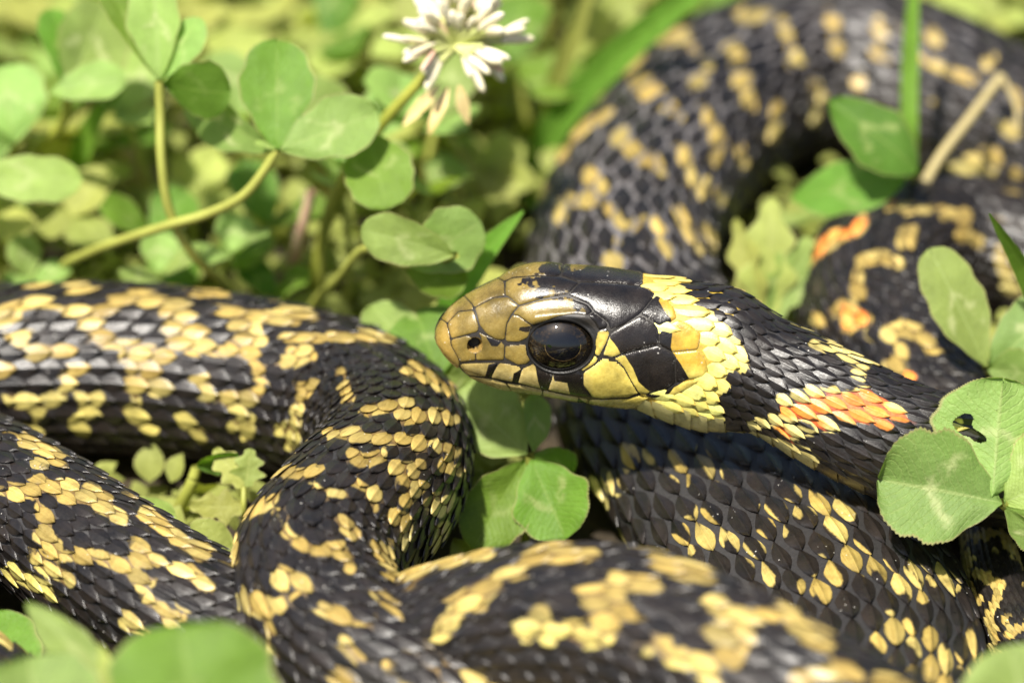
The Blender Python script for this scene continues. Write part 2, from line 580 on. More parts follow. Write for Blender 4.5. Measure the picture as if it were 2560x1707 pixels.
MARK = {}
MARK['L'] = (c4(P('''20,140 130,110 250,125;270,65 340,55;420,110 520,90 660,115;740,80 860,75;820,140 950,160 1130,185;
1080,150 1200,165;250,150 400,140;310,190 420,210 300,260;0,200 60,170;20,250 100,245;80,290 270,300;30,340 0,370;
390,270 590,285;470,320 560,330;620,160 740,155;660,210 770,225;640,265 730,270;720,295 820,310 940,305 1000,340 1000,385;
890,260 1000,265;890,200 970,215;1090,250 1220,255;1110,300 1190,320 1060,345;1260,240 1480,250;1300,390 1400,360 1560,380;
1280,440 1330,480;1140,430 1240,440 1150,480;240,380 320,370 270,430 230,480;300,470 370,480 320,540 280,570 320,610;
60,520 40,480;100,500 150,510 140,580 110,620;510,370 600,390 540,430 490,440 520,500 480,540 540,570 580,600;580,450 630,460;
740,420 810,410 760,470 820,490;690,550 730,590 770,640;860,480 990,460;850,500 920,520;890,590 960,560 930,630;
1130,530 1200,540;1070,600 1140,580 1100,660''')), 15.5, [], 0)
MARK['H'] = (c4(P('''1400,530 1510,510 1550,500;1540,560 1700,540 1740,560;1260,610 1400,620 1450,630;1500,640 1620,640 1590,670;
1680,660 1740,680 1700,740 1760,760;1510,740 1600,730 1560,790 1610,820 1550,870;1640,880 1710,860 1680,920;1340,690 1380,720 1460,700;
1350,800 1420,830 1430,900;1180,800 1250,840 1310,850;1090,760 1170,760;900,930 1000,900 1040,860;1060,920 1100,1000 1160,1040 1300,1050 1340,1120;
1300,950 1360,1000;880,1000 890,1100;1500,930 1550,950 1540,1030;1690,970 1670,1050;1450,1050 1500,1150;1080,1150 1170,1200 1080,1260 1010,1300;
980,1240 1040,1280;830,1240 850,1320;890,1240 1000,1310;1230,1270 1340,1330 1420,1330;1440,1220 1560,1300 1740,1440 1900,1530;
1310,1400 1380,1480;1480,1500 1600,1540;1030,1360 1040,1440;1270,1540 1300,1560;1590,360 1700,440;1560,380 1650,400;1300,390 1330,480''')), 16, [], 0)
MARK['M'] = (c4(P('''0,830 120,840 160,800 260,860 400,890;330,830 400,860;100,640 220,700;230,800 330,870 460,930;560,920 700,1030 760,1080 790,1050;
150,900 190,960;140,1010 220,1040 220,1090 320,1070;160,1110 260,1170;30,1140 170,1220;380,1090 480,1120 530,1180 590,1180;530,1080 600,1110;
700,1120 790,1210;580,1260 650,1330 690,1320;480,1340 560,1370''')), 19, [], 0)
MARK['G'] = (c5(P('''0,970 100,900 200,870 350,890;650,920 780,960 890,990;490,1010 640,1020;340,1080 450,1060 500,1150 380,1190 430,1230;
60,1270 130,1180 170,1280 290,1230 300,1290 450,1270;610,1350 680,1290 720,1370;790,1370 880,1340 900,1440;920,1260 1000,1190 1080,1280 1000,1380;
930,1120 1010,1160;1090,1180 1250,1150 1330,1230 1450,1290;1510,1400 1560,1450;1320,1470 1420,1460;1700,1480 1800,1500'''))
             + c4(P('1660,1090 1840,1060;1730,1280 1880,1180 1830,1260;1680,1380 1700,1330;1560,1180 1600,1130')), 23, [], 0)
MARK['C'] = (c5(P('''490,400 530,510;580,400 640,470;730,430 800,530;870,410 950,530;380,560 430,670;470,540 490,620;740,520 800,570;800,740 840,800;
870,700 960,800;740,820 820,870;880,810 950,850;1010,800 1110,930;1150,670 1250,790;1260,660 1320,710;1130,780 1180,860;1310,580 1410,690;
1430,620 1550,710;1440,690 1540,800;1570,840 1670,920;1420,910 1490,1010;1540,900 1620,980;1700,930 1770,1030;1790,980 1890,1090;
1850,930 1940,1030;1960,960 2050,1050;1670,1260 1720,1310;1740,1170 1780,1260;1810,1200 1840,1280;1920,1260 1980,1370;2100,1280 2150,1370;
2020,1350 2090,1440;1880,1310 1910,1390;1120,940 1180,1000;1330,1030 1350,1080;1400,1000 1450,1090''')), 15, [], 0)
MARK['B'] = (c3(P('''590,250 500,330;570,370 640,440 680,420;740,480 780,540 700,500;440,530 340,570 290,620;400,420 420,400;470,620 540,670 580,730 650,720 700,790;
230,720 240,700;160,850 120,900;360,810 410,860 390,910 300,920 240,910 220,1010;450,950 490,1030 540,1060 610,1000 690,1080 740,1160;490,1120 490,1100;
430,1200 500,1220;760,690 810,790 860,880 890,830;760,960 810,1050 860,1150;690,190 770,160 830,210 840,260;870,320 900,300 860,360;
860,490 910,580 950,660 930,740;1030,250 1030,290;1050,370 1050,390;1090,430 1100,510;1200,500 1220,570 1200,640;1040,690 1060,750;950,880 960,920;
1040,30 1060,90 1130,80;1240,100 1280,190 1290,290;1460,50 1480,130 1490,240;1680,90 1690,170 1660,250 1720,270;1400,390 1410,450 1390,540;
1590,350 1590,390;1930,140 1940,180;1880,260 2000,320 2120,370;1930,470 1940,450;2200,260 2180,300;900,1050 930,1150;2050,790 2200,680 2230,750 2160,860;
2100,880 2150,920;2280,850 2320,800;2250,560 2300,600;2300,420 2330,500''')), 15.5,
             c3(P('1750,420 1755,430;1200,650 1205,665;2160,540 2165,550;2300,660 2310,670')), 14)
MARK['E'] = MARK['B']
MARK['D'] = (c3(P('''1740,950 1880,950;1620,1200 1700,1180 1770,1210;1600,1260 1590,1350;1800,1120 1830,1060;2000,980 2080,970 2060,1060 2140,1110;
2230,1150 2260,1230 2300,1330;1340,1200 1400,1150 1480,1080 1560,1060 1610,1000;1690,920 1740,920'''))
             + c7(P('''720,150 850,150 1000,80;1000,50 1250,130 1050,230;1450,270 1600,250 1850,330 1880,440;1580,430 1600,560 1450,600;1650,680 1660,690;
1950,930 2080,960 2180,1000''')), 18,
             c3(P('1340,1200 1400,1150 1480,1080 1560,1060 1610,1000;1690,920 1740,920'))
             + c7(P('1000,50 1250,130 1050,230;1650,680 1700,720')), 14)
MARK['A'] = (c7(P('''720,380 950,470;900,390 1100,480 1300,570;1000,490 1230,600;1130,680 1210,710;430,1060 650,1110;640,1000 790,1050;760,940 970,1040;
940,930 1200,1060;1130,910 1380,1040;1420,1060 1620,1110;1240,1090 1450,1180;1010,1090 1230,1150;700,1130 870,1190;410,1220 520,1290;
120,1180 420,1130;480,1210 700,1280;780,1220 950,1240;1290,920 1560,1010;560,880 740,920;700,850 910,895;930,850 1080,880;1150,850 1260,860;
400,950 590,975;120,1300 400,1390;440,1390 690,1470;240,1470 720,1560;0,1300 60,1380;2020,1170 2180,1190;2090,1080 2160,1150''')), 13.0,
             c7(P('''430,1040 560,1070 660,1110;640,990 790,1040;760,930 970,1020;940,910 1200,1060;1130,890 1380,1040;1420,1050 1620,1110;1240,1080 1450,1180;
1010,1080 1230,1130;700,1110 800,1180;400,1210 470,1310;1290,900 1400,960''')), 16.0)
MARK['F'] = ([[(2420, 1340), (2500, 1330), (2560, 1400)], [(2415, 1380), (2408, 1450), (2440, 1500)], [(2440, 1430), (2500, 1460), (2470, 1540), (2490, 1600)],
              [(2520, 1580), (2560, 1560)], [(2460, 1620), (2520, 1640)], [(2400, 1330), (2395, 1400)]], 13, [], 0)


def seg_dist(p, strokes):
    """signed px distance of points to the nearest stroke line"""
    best = np.full(len(p), 1e9)
    for st in strokes:
        st = np.asarray(st, float)
        for a, b in zip(st[:-1], st[1:]):
            ab = b - a
            t = np.clip(((p - a) @ ab) / (ab @ ab + 1e-9), 0, 1)
            best = np.minimum(best, np.hypot(*(p - a - t[:, None] * ab).T))
    return best


def poly_sd(p, poly):
    """signed px distance to polygon (negative inside)"""
    poly = np.asarray(poly, float)
    d = seg_dist(p, [np.vstack([poly, poly[:1]])])
    ins = np.zeros(len(p), bool)
    a, b = poly, np.roll(poly, -1, 0)
    for (x1, y1), (x2, y2) in zip(a, b):
        c = (y1 > p[:, 1]) != (y2 > p[:, 1])
        ins ^= c & (p[:, 0] < (x2 - x1) * (p[:, 1] - y1) / (y2 - y1 + 1e-12) + x1)
    return np.where(ins, -d, d)


COLLAR = Hs([(1430, 200), (1600, 215), (1760, 250), (1775, 330), (1850, 400), (1935, 470), (1960, 520), (2015, 590), (2100, 660), (2150, 850),
             (2030, 905), (2020, 960), (1940, 1020), (1965, 1140), (2000, 1180), (2010, 1290), (2160, 1250), (2200, 1400), (1600, 1300), (1400, 1120), (1430, 700)])
BLACKTHROAT = Hs([(1960, 1180), (2050, 1195), (2080, 1290), (2040, 1300), (1990, 1260)])
seg_names = np.array(kinds)
s_seg_idx = np.clip(np.searchsorted(s_ctrl, SS, side='right') - 1, 0, len(kinds) - 1)


def seg_of(s):
    i = np.clip(np.searchsorted(s_ctrl, s, side='right') - 1, 0, len(kinds) - 2)
    frac = (s - s_ctrl[i]) / (s_ctrl[i + 1] - s_ctrl[i] + 1e-9)
    return np.where(frac > 0.5, i + 1, i)


TAN = np.array([0.37, 0.265, 0.072])
PALE = np.array([0.53, 0.455, 0.17])
YEL = np.array([0.82, 0.75, 0.20])
ORG = np.array([0.88, 0.26, 0.045])


def field(pt, nr, s, phi, ring, row):
    """marking field (+ = pale marking, - = black) and colour for points on the body"""
    n = len(s)
    px = PX(pt)
    view = CPOS - pt
    view /= np.linalg.norm(view, axis=1)[:, None]
    face = np.einsum('ij,ij->i', view, nr)
    # markings of the sides nobody sees from the front: irregular cross bars
    a = ring / 5.2 + 0.35 * np.sin(row * 1.1) + 0.5 * np.sin(ring * 0.13 + row * 0.7)
    pr = np.cos(2 * np.pi * a) * 0.9 - 0.45 + 0.35 * np.sin(row * 2.4 + ring * 0.9)
    f = pr.copy()
    og = np.full(n, -1.0)
    si = seg_of(s)
    names = seg_names[si]
    for nm in MARK:
        m = (names == nm)
        if not m.any():
            continue
        st, r, so_, ro = MARK[nm]
        idx = np.where(m)[0]
        d = (r - seg_dist(px[idx], st)) / 9.0
        vis = np.clip((face[idx] + 0.12) / 0.15, 0, 1)
        onframe = np.clip((px[idx, 0] + 60) / 60, 0, 1) * np.clip((2620 - px[idx, 0]) / 60, 0, 1) * np.clip((1770 - px[idx, 1]) / 60, 0, 1)
        vis = vis * onframe
        f[idx] = vis * np.clip(d, -1.2, 1.2) + (1 - vis) * pr[idx]
        if so_:
            og[idx] = np.clip((ro - seg_dist(px[idx], so_)) / 6.0, -1, 1) * vis + (vis - 1)
    return f, og, face, px


EYE_H = (920, 695)
snake = empty('snake', [PP[len(PP) // 3][0], PP[len(PP) // 3][1], 0.0],
              'black and tan snake with yellow collar and orange neck spots coiled among clover', 'snake')
ORI = np.array(snake.location) / U

# ---------------------------------------------------------------- head plates (close-up coordinates)
PL = P('''97,600 110,560 135,515 175,540 190,600 205,690 250,770 262,800 250,840 200,815 140,755 100,700;
135,515 185,440 285,360 345,425 350,455 250,465 180,540 175,540;
180,542 250,467 350,457 385,560 378,600 205,645 190,600;
205,648 310,622 345,640 320,690 362,735 365,785 262,795 250,770 205,690;
378,600 420,618 530,660 555,690 550,770 545,785 367,785 365,735 405,690 400,640;
285,358 400,300 505,245 550,270 555,365 480,375 355,440 345,425;
357,442 480,377 575,370 645,430 600,480 565,550 555,655 500,655 440,620 390,560 375,500;
602,488 640,490 735,562 705,640 640,672 570,668 557,655 567,550;
557,690 690,680 725,780 700,808 640,815 570,780 552,770;
645,432 800,387 960,367 1100,422 1130,467 1097,492 1020,482 900,502 735,558 650,500 604,484;
557,272 600,247 770,234 900,237 1040,277 965,353 800,384 645,429 575,368 557,363;
505,250 560,200 650,160 740,135 850,132 940,150 920,222 900,234 770,231 600,244 555,268;
942,152 1200,160 1450,195 1452,298 1330,283 1100,273 1042,273 922,228;
967,357 1042,277 1100,276 1330,286 1500,311 1540,352 1490,420 1440,480 1330,555 1242,596 1228,540 1132,465 1102,420;
1132,468 1226,542 1220,572 1165,590 1140,540 1100,495;
1162,592 1222,572 1240,612 1220,670 1170,763 1127,740 1148,650;
1127,747 1170,767 1150,805 1065,858 1042,842 1095,790;
1243,612 1440,490 1530,540 1563,580 1558,682 1310,748 1260,768 1192,753 1222,670;
1442,480 1540,358 1600,372 1660,440 1680,510 1566,574 1532,539;
1567,582 1682,514 1760,545 1840,612 1816,715 1650,733 1560,686;
1262,772 1312,751 1560,690 1640,736 1663,760 1668,930 1600,980 1500,1005 1432,1000 1382,920 1332,830;
1652,737 1816,720 1870,790 1885,850 1850,895 1760,910 1672,928 1666,760;
1067,862 1150,808 1190,768 1280,787 1330,832 1430,1005 1360,1030 1200,1040 1132,1035 1067,945;
867,867 1030,847 1060,872 1064,945 1128,1035 1000,1018 833,985 862,900;
747,802 860,862 864,900 830,983 800,978 637,938 667,837;
517,797 640,818 664,837 634,938 462,903 482,852;
264,802 512,797 480,850 458,903 312,878 264,832;
300,882 462,908 560,932 600,990 520,985 430,955 360,925;
562,934 640,945 800,982 800,1020 700,1010 602,992;
802,984 960,1018 1100,1040 1100,1072 1000,1060 802,1022;
1102,1042 1200,1046 1360,1036 1420,1015 1500,1030 1420,1095 1350,1108 1200,1092 1102,1074;
1440,1008 1540,1005 1600,985 1665,935 1760,915 1838,910 1780,960 1650,1020 1510,1035''')
BL = P('''800,190 850,120 1460,180 1455,310 1530,350 1575,365 1560,400 1600,470 1640,515 1650,600 1640,700 1650,735 1700,800 1760,905 1660,960 1600,1040 1550,1045 1470,1010
1505,985 1430,920 1390,830 1340,755 1310,745 1290,700 1240,640 1235,600 1200,580 1170,592 1100,510 1060,492 1020,487 1000,440 960,420 900,385 850,365 800,310 755,240;
730,555 650,570 645,590 690,602 720,600;430,630 535,665 505,695 465,690;447,808 512,797 458,903 420,898;612,862 664,838 632,938 597,938;
752,812 862,862 864,905 832,975 790,978 770,910;862,862 1062,848 1066,950 1135,1037 985,1020 962,925 880,912;1035,1030 1085,1058 1105,1076 1025,1056;
1130,465 1226,540 1222,600 1190,590 1150,600 1098,495''')
PLS = [np.array(p) for p in PL]
BLS = [np.array(p) for p in BL]


def rounded(poly, r=0.18):
    """cut the corners of a plate outline once"""
    a, b = poly, np.roll(poly, -1, 0)
    o = []
    for p, q in zip(a, b):
        ln = np.hypot(*(q - p))
        f = min(0.25, 9 / max(ln, 1))
        o += [p + f * (q - p), q - f * (q - p)]
    return np.array(o)


def eye_r(h):
    return np.hypot((h[:, 0] - EYE_H[0]) / 209.0, (h[:, 1] - EYE_H[1]) / 166.0)


def head_colour(h):
    x, y = h.T
    olive = np.array([0.205, 0.148, 0.036])
    lip = np.array([0.50, 0.40, 0.15])
    yl = np.array([0.62, 0.50, 0.11])
    gold = np.array([0.52, 0.33, 0.045])
    c = np.repeat(olive[None], len(x), 0)
    lipk = np.clip((y - (770 + 0.05 * x)) / 60, 0, 1)[:, None]
    c = c * (1 - lipk) + lip * lipk
    back = (np.clip((x - 1020) / 120, 0, 1) * np.clip((y - 560) / 60, 0, 1))[:, None]
    c = c * (1 - back) + yl * back
    g = (np.clip((x - 1500) / 60, 0, 1) * np.clip((860 - y) / 60, 0, 1))[:, None]
    c = c * (1 - g) + gold * g
    lo = np.clip((y - (905 + 0.13 * (x - 300))) / 30, 0, 1)[:, None]
    c = c * (1 - 0.55 * lo) + np.array([0.50, 0.45, 0.19]) * 0.55 * lo
    rost = (np.clip((260 - x) / 60, 0, 1))[:, None]
    return c * (1 - 0.3 * rost) + np.array([0.48, 0.31, 0.07]) * 0.3 * rost


# ---------------------------------------------------------------- the body: one skin from snout to tail tip
S_HEAD = float(SS[np.argmin(np.abs(hx[:np.searchsorted(SS, s_ctrl[13])] - 1960))])
tip = np.concatenate([[0.0005], 0.9 * np.linspace(0, 1, 40)[1:] ** 2.2])
sh = np.concatenate([tip, np.linspace(0.9, S_HEAD, 520)[1:]])
phn = np.linspace(-0.62, 2.62, 288)
phf = np.linspace(2.62, 2 * np.pi - 0.62, 74)[1:-1]
PHI_H = np.concatenate([phn, phf])
nph = len(PHI_H)
Sg, Pg = np.meshgrid(sh, PHI_H, indexing='ij')
Sg, Pg = Sg.ravel(), Pg.ravel()
Pg = (Pg + np.pi) % (2 * np.pi) - np.pi
pt, nr = surf(Sg, Pg)
view = CPOS - pt
view /= np.linalg.norm(view, axis=1)[:, None]
direct = (Pg > -0.62)
Pm = np.where(direct, Pg, -Pg)
ptm, nrm_ = surf(Sg, Pm)
HX = (PX(ptm) - np.array([1050.0, 600.0])) * 2.61333
vm = CPOS - ptm
vm /= np.linalg.norm(vm, axis=1)[:, None]
front = np.einsum('ij,ij->i', vm, nrm_) > -0.02
best = np.full(len(HX), 1e9)
bid = np.full(len(HX), -1)
for kx, pl in enumerate(PLS):
    sd_ = poly_sd(HX, rounded(pl))
    m = sd_ < best
    best[m] = sd_[m]
    bid[m] = kx
er = eye_r(HX)
nost = np.hypot((HX[:, 0] - 357) / 50.0, (HX[:, 1] - 688) / 46.0)
inpl = (best < -0.4) & front & (er > 1.09) & (nost > 1.0)
dome = -0.03 + 0.10 * (1 - np.exp(np.minimum(best, 0) / 8.0)) + 0.05 * (1 - np.exp(np.minimum(best + 2, 0) / 45.0))
# snout scutes and brow stand out a little more
brow = np.exp(-(((HX[:, 1] - 500 - 0.00035 * (HX[:, 0] - 930) ** 2) / 42.0) ** 2)) * np.clip((HX[:, 0] - 640) / 110, 0, 1) * np.clip((1190 - HX[:, 0]) / 110, 0, 1)
extra = np.where(front, 0.42 * brow, 0.0)
# hollow between eye and nostril, swell of the jaw
extra += np.where(front, -0.16 * np.exp(-(((HX[:, 0] - 600) / 130) ** 2 + ((HX[:, 1] - 640) / 95) ** 2)), 0)
extra += np.where(front, 0.10 * np.exp(-(((HX[:, 1] - (845 + 0.1 * (HX[:, 0] - 500))) / 70) ** 2)) * (HX[:, 0] < 1500), 0)
lipl = np.interp(HX[:, 0], [250, 460, 640, 800, 1000, 1200, 1430], [835, 905, 941, 981, 1017, 1043, 1010])
lipg = np.where(front & (HX[:, 0] > 250) & (HX[:, 0] < 1440), -0.10 * np.exp(-((HX[:, 1] - lipl) / 9.0) ** 2), 0)
sock = np.where(front & (er < 1.02), -1.5 * np.clip((1.02 - er) / 0.10, 0, 1), 0)
ring_ = np.where(front, 0.04 * np.exp(-((er - 1.06) / 0.04) ** 2), 0)
pit = np.where(front & (nost < 1.12), -0.95 * np.clip((1.12 - nost) / 0.45, 0, 1), 0)
skin_off = -0.06 + extra + sock + ring_ + pit + lipg
plate_off = extra + dome + lipg
taper = np.clip(Sg / 0.5, 0, 1)
skin_p = pt + (skin_off * taper)[:, None] * nr
plate_p = pt + (plate_off * taper)[:, None] * nr
skin_c = np.where((front & (HX[:, 0] < 1900))[:, None], np.array([0.022, 0.018, 0.014]), np.array([0.50, 0.44, 0.18]))
near_lip = np.clip((HX[:, 1] - (890 + 0.1 * HX[:, 0])) / 60, 0, 1)[:, None] * (front[:, None])
skin_c = skin_c * (1 - near_lip) + np.array([0.20, 0.16, 0.05]) * near_lip
skin_c = np.where(((er < 1.25) & front)[:, None], np.array([0.008, 0.007, 0.006]), skin_c)
skin_c = np.where(((nost < 0.8) & front)[:, None], np.array([0.010, 0.007, 0.005]), skin_c)
skin_c = np.where(((nost >= 0.8) & (nost < 1.15) & front)[:, None], np.array([0.25, 0.16, 0.04]), skin_c)

bfs = np.full(len(HX), -3.0)
for p_ in BLS:
    bfs = np.maximum(bfs, -poly_sd(HX, p_) / 13.0)
tk = (front & (HX[:, 0] > 1440) & (bfs < 0))[:, None]
skin_c = np.where(tk, np.array([0.50, 0.34, 0.05]), skin_c)

# body behind the head
sb = np.concatenate([np.arange(S_HEAD + 0.5, L_TOT - 3, 0.9), [L_TOT - 2, L_TOT - 1, L_TOT - 0.3, L_TOT - 0.01]])
PHI_B = PHI_H[::4]
nb = len(PHI_B)
Sb, Pb = np.meshgrid(sb, PHI_B, indexing='ij')
Sb, Pb = Sb.ravel(), Pb.ravel()
bp_, bn_ = surf(Sb, Pb, -0.05)
sgb = seg_names[seg_of(Sb)]
GREY = {'B': 0.12, 'E': 0.10, 'C': 0.022, 'D': 0.04, 'H': 0.025}
gv = np.array([GREY.get(x, 0.028) for x in sgb])
bc_ = np.stack([gv * 1.04, gv * 0.97, gv * 0.97], 1)
# the markings run on across the skin between the scales
fb, ob, _, _ = field(bp_, bn_, Sb, Pb, Sb / 2.55, np.round(Pb / 0.2) + 11)
tb = (np.clip(fb * 1.6 + 0.1, 0, 1) * np.isin(sgb, ['L', 'H', 'M', 'G', 'D', 'F', 'x']))[:, None] * 0.8
bc_ = bc_ * (1 - tb) + np.array([0.20, 0.125, 0.035]) * tb
# orange skin shows between the scales of the neck spots
ma = np.where(sgb == 'A')[0]
oa = np.clip((11 - seg_dist(PX(bp_[ma]), MARK['A'][2])) / 5, 0, 1)[:, None]
bc_[ma] = bc_[ma] * (1 - oa) + np.array([0.80, 0.14, 0.03]) * oa
csd = poly_sd(PX(bp_[ma]), COLLAR)
ca = np.clip(-csd / 8, 0, 1)[:, None]
bc_[ma] = bc_[ma] * (1 - ca) + np.array([0.62, 0.44, 0.06]) * ca

nh = len(sh)
q1 = grid_faces(nh, nph, True)
tr = [q1[:, [0, 1, 2]], q1[:, [0, 2, 3]]]
q2 = grid_faces(len(sb), nb, True) + nh * nph
tr += [q2[:, [0, 1, 2]], q2[:, [0, 2, 3]]]
h0, b0 = (nh - 1) * nph, nh * nph
st = []
for kx in range(nb):
    hi = [h0 + (4 * kx + i) % nph for i in range(5)]
    if 4 * kx + 4 > nph:
        hi = [h0 + (4 * kx + i) % nph for i in range(nph - 4 * kx + 1)]
    for i in range(len(hi) - 1):
        st.append((hi[i], b0 + kx, hi[i + 1]))
    st.append((hi[-1], b0 + kx, b0 + (kx + 1) % nb))
tr.append(np.array(st))
bodyV = np.vstack([skin_p, bp_])
bodyF = np.vstack(tr)
body = mesh_obj('body', bodyV, bodyF, M_SKIN, snake, ORI, {'base': np.vstack([skin_c, bc_])})
body['label'] = 'dark grey skin of the whole body from snout to tail'

def vnoise(x, y, sc, seed):
    r_ = np.random.default_rng(seed).random((64, 64))
    x, y = x / sc, y / sc
    xi, yi = np.floor(x).astype(int), np.floor(y).astype(int)
    fx, fy = x - xi, y - yi
    fx, fy = fx * fx * (3 - 2 * fx), fy * fy * (3 - 2 * fy)
    g = lambda a, b: r_[a % 64, b % 64]
    return (g(xi, yi) * (1 - fx) + g(xi + 1, yi) * fx) * (1 - fy) + (g(xi, yi + 1) * (1 - fx) + g(xi + 1, yi + 1) * fx) * fy - 0.5


# head plates, each its own piece lying on the skin
hc = head_colour(HX)
bf = np.full(len(HX), -3.0)
for kx, p in enumerate(BLS):
    soft = np.interp(HX[:, 0], [1000, 1250], [105.0, 15.0]) if kx == 0 else 13.0
    bf = np.maximum(bf, -poly_sd(HX, p) / soft)
topk = np.clip((620 - HX[:, 1]) / 150, 0, 1) * np.clip((1150 - HX[:, 0]) / 150, 0, 1)
mot = vnoise(HX[:, 0], HX[:, 1], 95, 1) + 0.6 * vnoise(HX[:, 0], HX[:, 1], 38, 2) + 0.4 * vnoise(HX[:, 0], HX[:, 1], 14, 3)
bf = bf + topk * mot * 2.0
bf = np.clip(bf, -1.5, 1.5)
hc = hc * (1 + 0.42 * mot)[:, None]
gry = (np.clip(mot * 1.6, 0, 1) * topk * np.clip((700 - HX[:, 0]) / 300, 0, 1))[:, None]
hc = hc * (1 - 0.45 * gry) + np.array([0.24, 0.20, 0.13]) * 0.45 * gry
seam = np.clip(np.exp(best / 9.0), 0, 1)[:, None] * (HX[:, 1] < 800)[:, None]
hc = np.clip(hc * (1 - 0.35 * seam), 0, 0.9)
qn = q1
okq = inpl[qn].all(1) & (bid[qn] == bid[qn[:, :1]]).all(1) & direct[qn].all(1)
okm = inpl[qn].all(1) & (bid[qn] == bid[qn[:, :1]]).all(1) & (~direct[qn]).all(1)
for side, ok in (('near', okq), ('far', okm)):
    qq = qn[ok]
    ids = bid[qq[:, 0]]
    for kx in range(len(PLS)):
        f = qq[ids == kx]
        if len(f) < 30:
            continue
        vi, inv = np.unique(f, return_inverse=True)
        if side == 'far' and len(vi) < 60:
            continue
        mesh_obj('head_plate', plate_p[vi], inv.reshape(-1, 4), M_PLATE, snake, ORI,
                 {'base': hc[vi], 'blk': bf[vi], 'dst': np.clip(np.exp(best[vi] / 12.0), 0, 1) * np.clip((HX[vi, 0] - 500) / 300, 0.25, 1)})

# ---------------------------------------------------------------- eyes
def eye_material(name, kind):
    m, n, b = nodes(name)
    tc = N(n, 'ShaderNodeTexCoord')
    n1 = N(n, 'ShaderNodeTexNoise', inp={'Scale': 3000.0, 'Detail': 6.0, 'Roughness': 0.75})
    n.links.new(tc.outputs['Object'], n1.inputs['Vector'])
    if kind == 'iris':
        r = ramp(n, [(0.46, (0.004, 0.0035, 0.003)), (0.60, (0.020, 0.013, 0.006)), (0.74, (0.11, 0.065, 0.014))])
    elif kind == 'ring':
        r = ramp(n, [(0.4, (0.05, 0.03, 0.012)), (0.7, (0.26, 0.18, 0.07))])
    else:
        r = ramp(n, [(0.3, (0.003, 0.003, 0.004)), (0.7, (0.005, 0.005, 0.006))])
    n.links.new(n1.outputs['Fac'], r.inputs['Fac'])
    n.links.new(r.outputs['Color'], b.inputs['Base Color'])
    b.inputs['Roughness'].default_value = 0.6
    b.inputs['Coat Weight'].default_value = 1.0
    b.inputs['Coat Roughness'].default_value = 0.0
    b.inputs['Coat IOR'].default_value = 1.65
    b.inputs['Specular IOR Level'].default_value = 0.0
    return m


M_IRIS, M_PUPIL, M_RING = eye_material('iris', 'iris'), eye_material('pupil', 'pupil'), eye_material('pupil_ring', 'ring')
jj = np.argmin(np.hypot(HX[:, 0] - EYE_H[0], HX[:, 1] - EYE_H[1]) + np.where(front & direct, 0, 1e6))
s_e, p_e = Sg[jj], Pg[jj]
for sgn in (1, -1):
    c, n_o = surf(np.array([s_e]), np.array([p_e * sgn]))
    c, n_o = c[0], n_o[0]
    t_o = at(np.array([s_e]), TT)[0]
    t_o = t_o - (t_o @ n_o) * n_o
    t_o /= np.linalg.norm(t_o)
    u_o = np.cross(n_o, t_o) * 1.0
    if u_o @ at(np.array([s_e]), NN)[0] < 0:
        u_o = -u_o
    c = c - 1.35 * n_o
    RX, RY, RZ = 3.16, 2.64, 2.0

    def ell(a0, a1, rings, off, n2=72, cx=0.0, cy=0.0):
        a = np.linspace(a0, a1, rings)
        b = np.linspace(0, 2 * np.pi, n2, endpoint=False)
        A, B_ = np.meshgrid(a, b, indexing='ij')
        x, y = np.sin(A) * np.cos(B_) + cx, np.sin(A) * np.sin(B_) + cy
        z = np.sqrt(np.clip(1 - x ** 2 - y ** 2, 0, 1))
        v = c + (x.ravel() * RX)[:, None] * t_o + (y.ravel() * RY)[:, None] * u_o + (z.ravel() * RZ + off)[:, None] * n_o
        return v, grid_faces(rings, n2, True)

    v, f = ell(0.002, 1.54, 28, 0)
    eye = mesh_obj('eye', v, f, M_IRIS, snake, ORI)
    eye['label'] = 'glossy dark brown eye with round pupil'
    v, f = ell(0.002, 0.50, 12, 0.012, cx=0.06, cy=0.06)
    mesh_obj('pupil', v, f, M_PUPIL, eye)
    v, f = ell(0.505, 0.522, 3, 0.014, cx=0.06, cy=0.06)
    fa = (np.arange(len(f)) % 72) / 72.0 * 2 * np.pi
    f = f[np.sin(fa) < 0.1]
    mesh_obj('pupil_ring', v, f, M_RING, eye)
for o in C.objects:
    if o.parent and o.parent.name.startswith('eye') and o.type == 'MESH':
        co = np.empty(len(o.data.vertices) * 3, np.float32)
        o.data.vertices.foreach_get('co', co)
        o.data.vertices.foreach_set('co', (co.reshape(-1, 3) - (ORI * U).astype(np.float32)).ravel())

# ---------------------------------------------------------------- scales
NR = 23
mult_c = np.array([{'B': 1.35, 'C': 1.55, 'E': 1.15, 'H': 0.9, 'G': 1.2}.get(k_, 1.0) for k_ in kinds])
MULT = np.interp(SS, s_ctrl, mult_c)
rings = [S_HEAD * 0.62]
while rings[-1] < L_TOT - 2.5:
    s = rings[-1]
    ds = 2.55 * np.interp(s, SS, NOM) / 7.6 * np.interp(s, [15, 26, 45, 80, 110], [1.0, 1.0, 1.4, 1.35, 1.0]) * np.interp(s, SS, MULT)
    rings.append(s + max(ds, 0.5))
rings = np.array(rings)
dsr = np.gradient(rings)
RI, RJ = np.meshgrid(np.arange(len(rings) - 1), np.arange(NR), indexing='ij')
RI, RJ = RI.ravel(), RJ.ravel()
s0 = rings[RI] + np.where(RJ % 2 == 1, 0.5, 0.0) * dsr[RI]
jit = rng.normal(0, 1, (len(s0), 4))
nomr = np.interp(s0, SS, NOM)
q = (RJ - (NR - 1) / 2) / ((NR - 1) / 2 + 0.42)
ratio = np.interp(s0, SS, WID / ((HT + HB) / 2))
ds0 = dsr[RI]
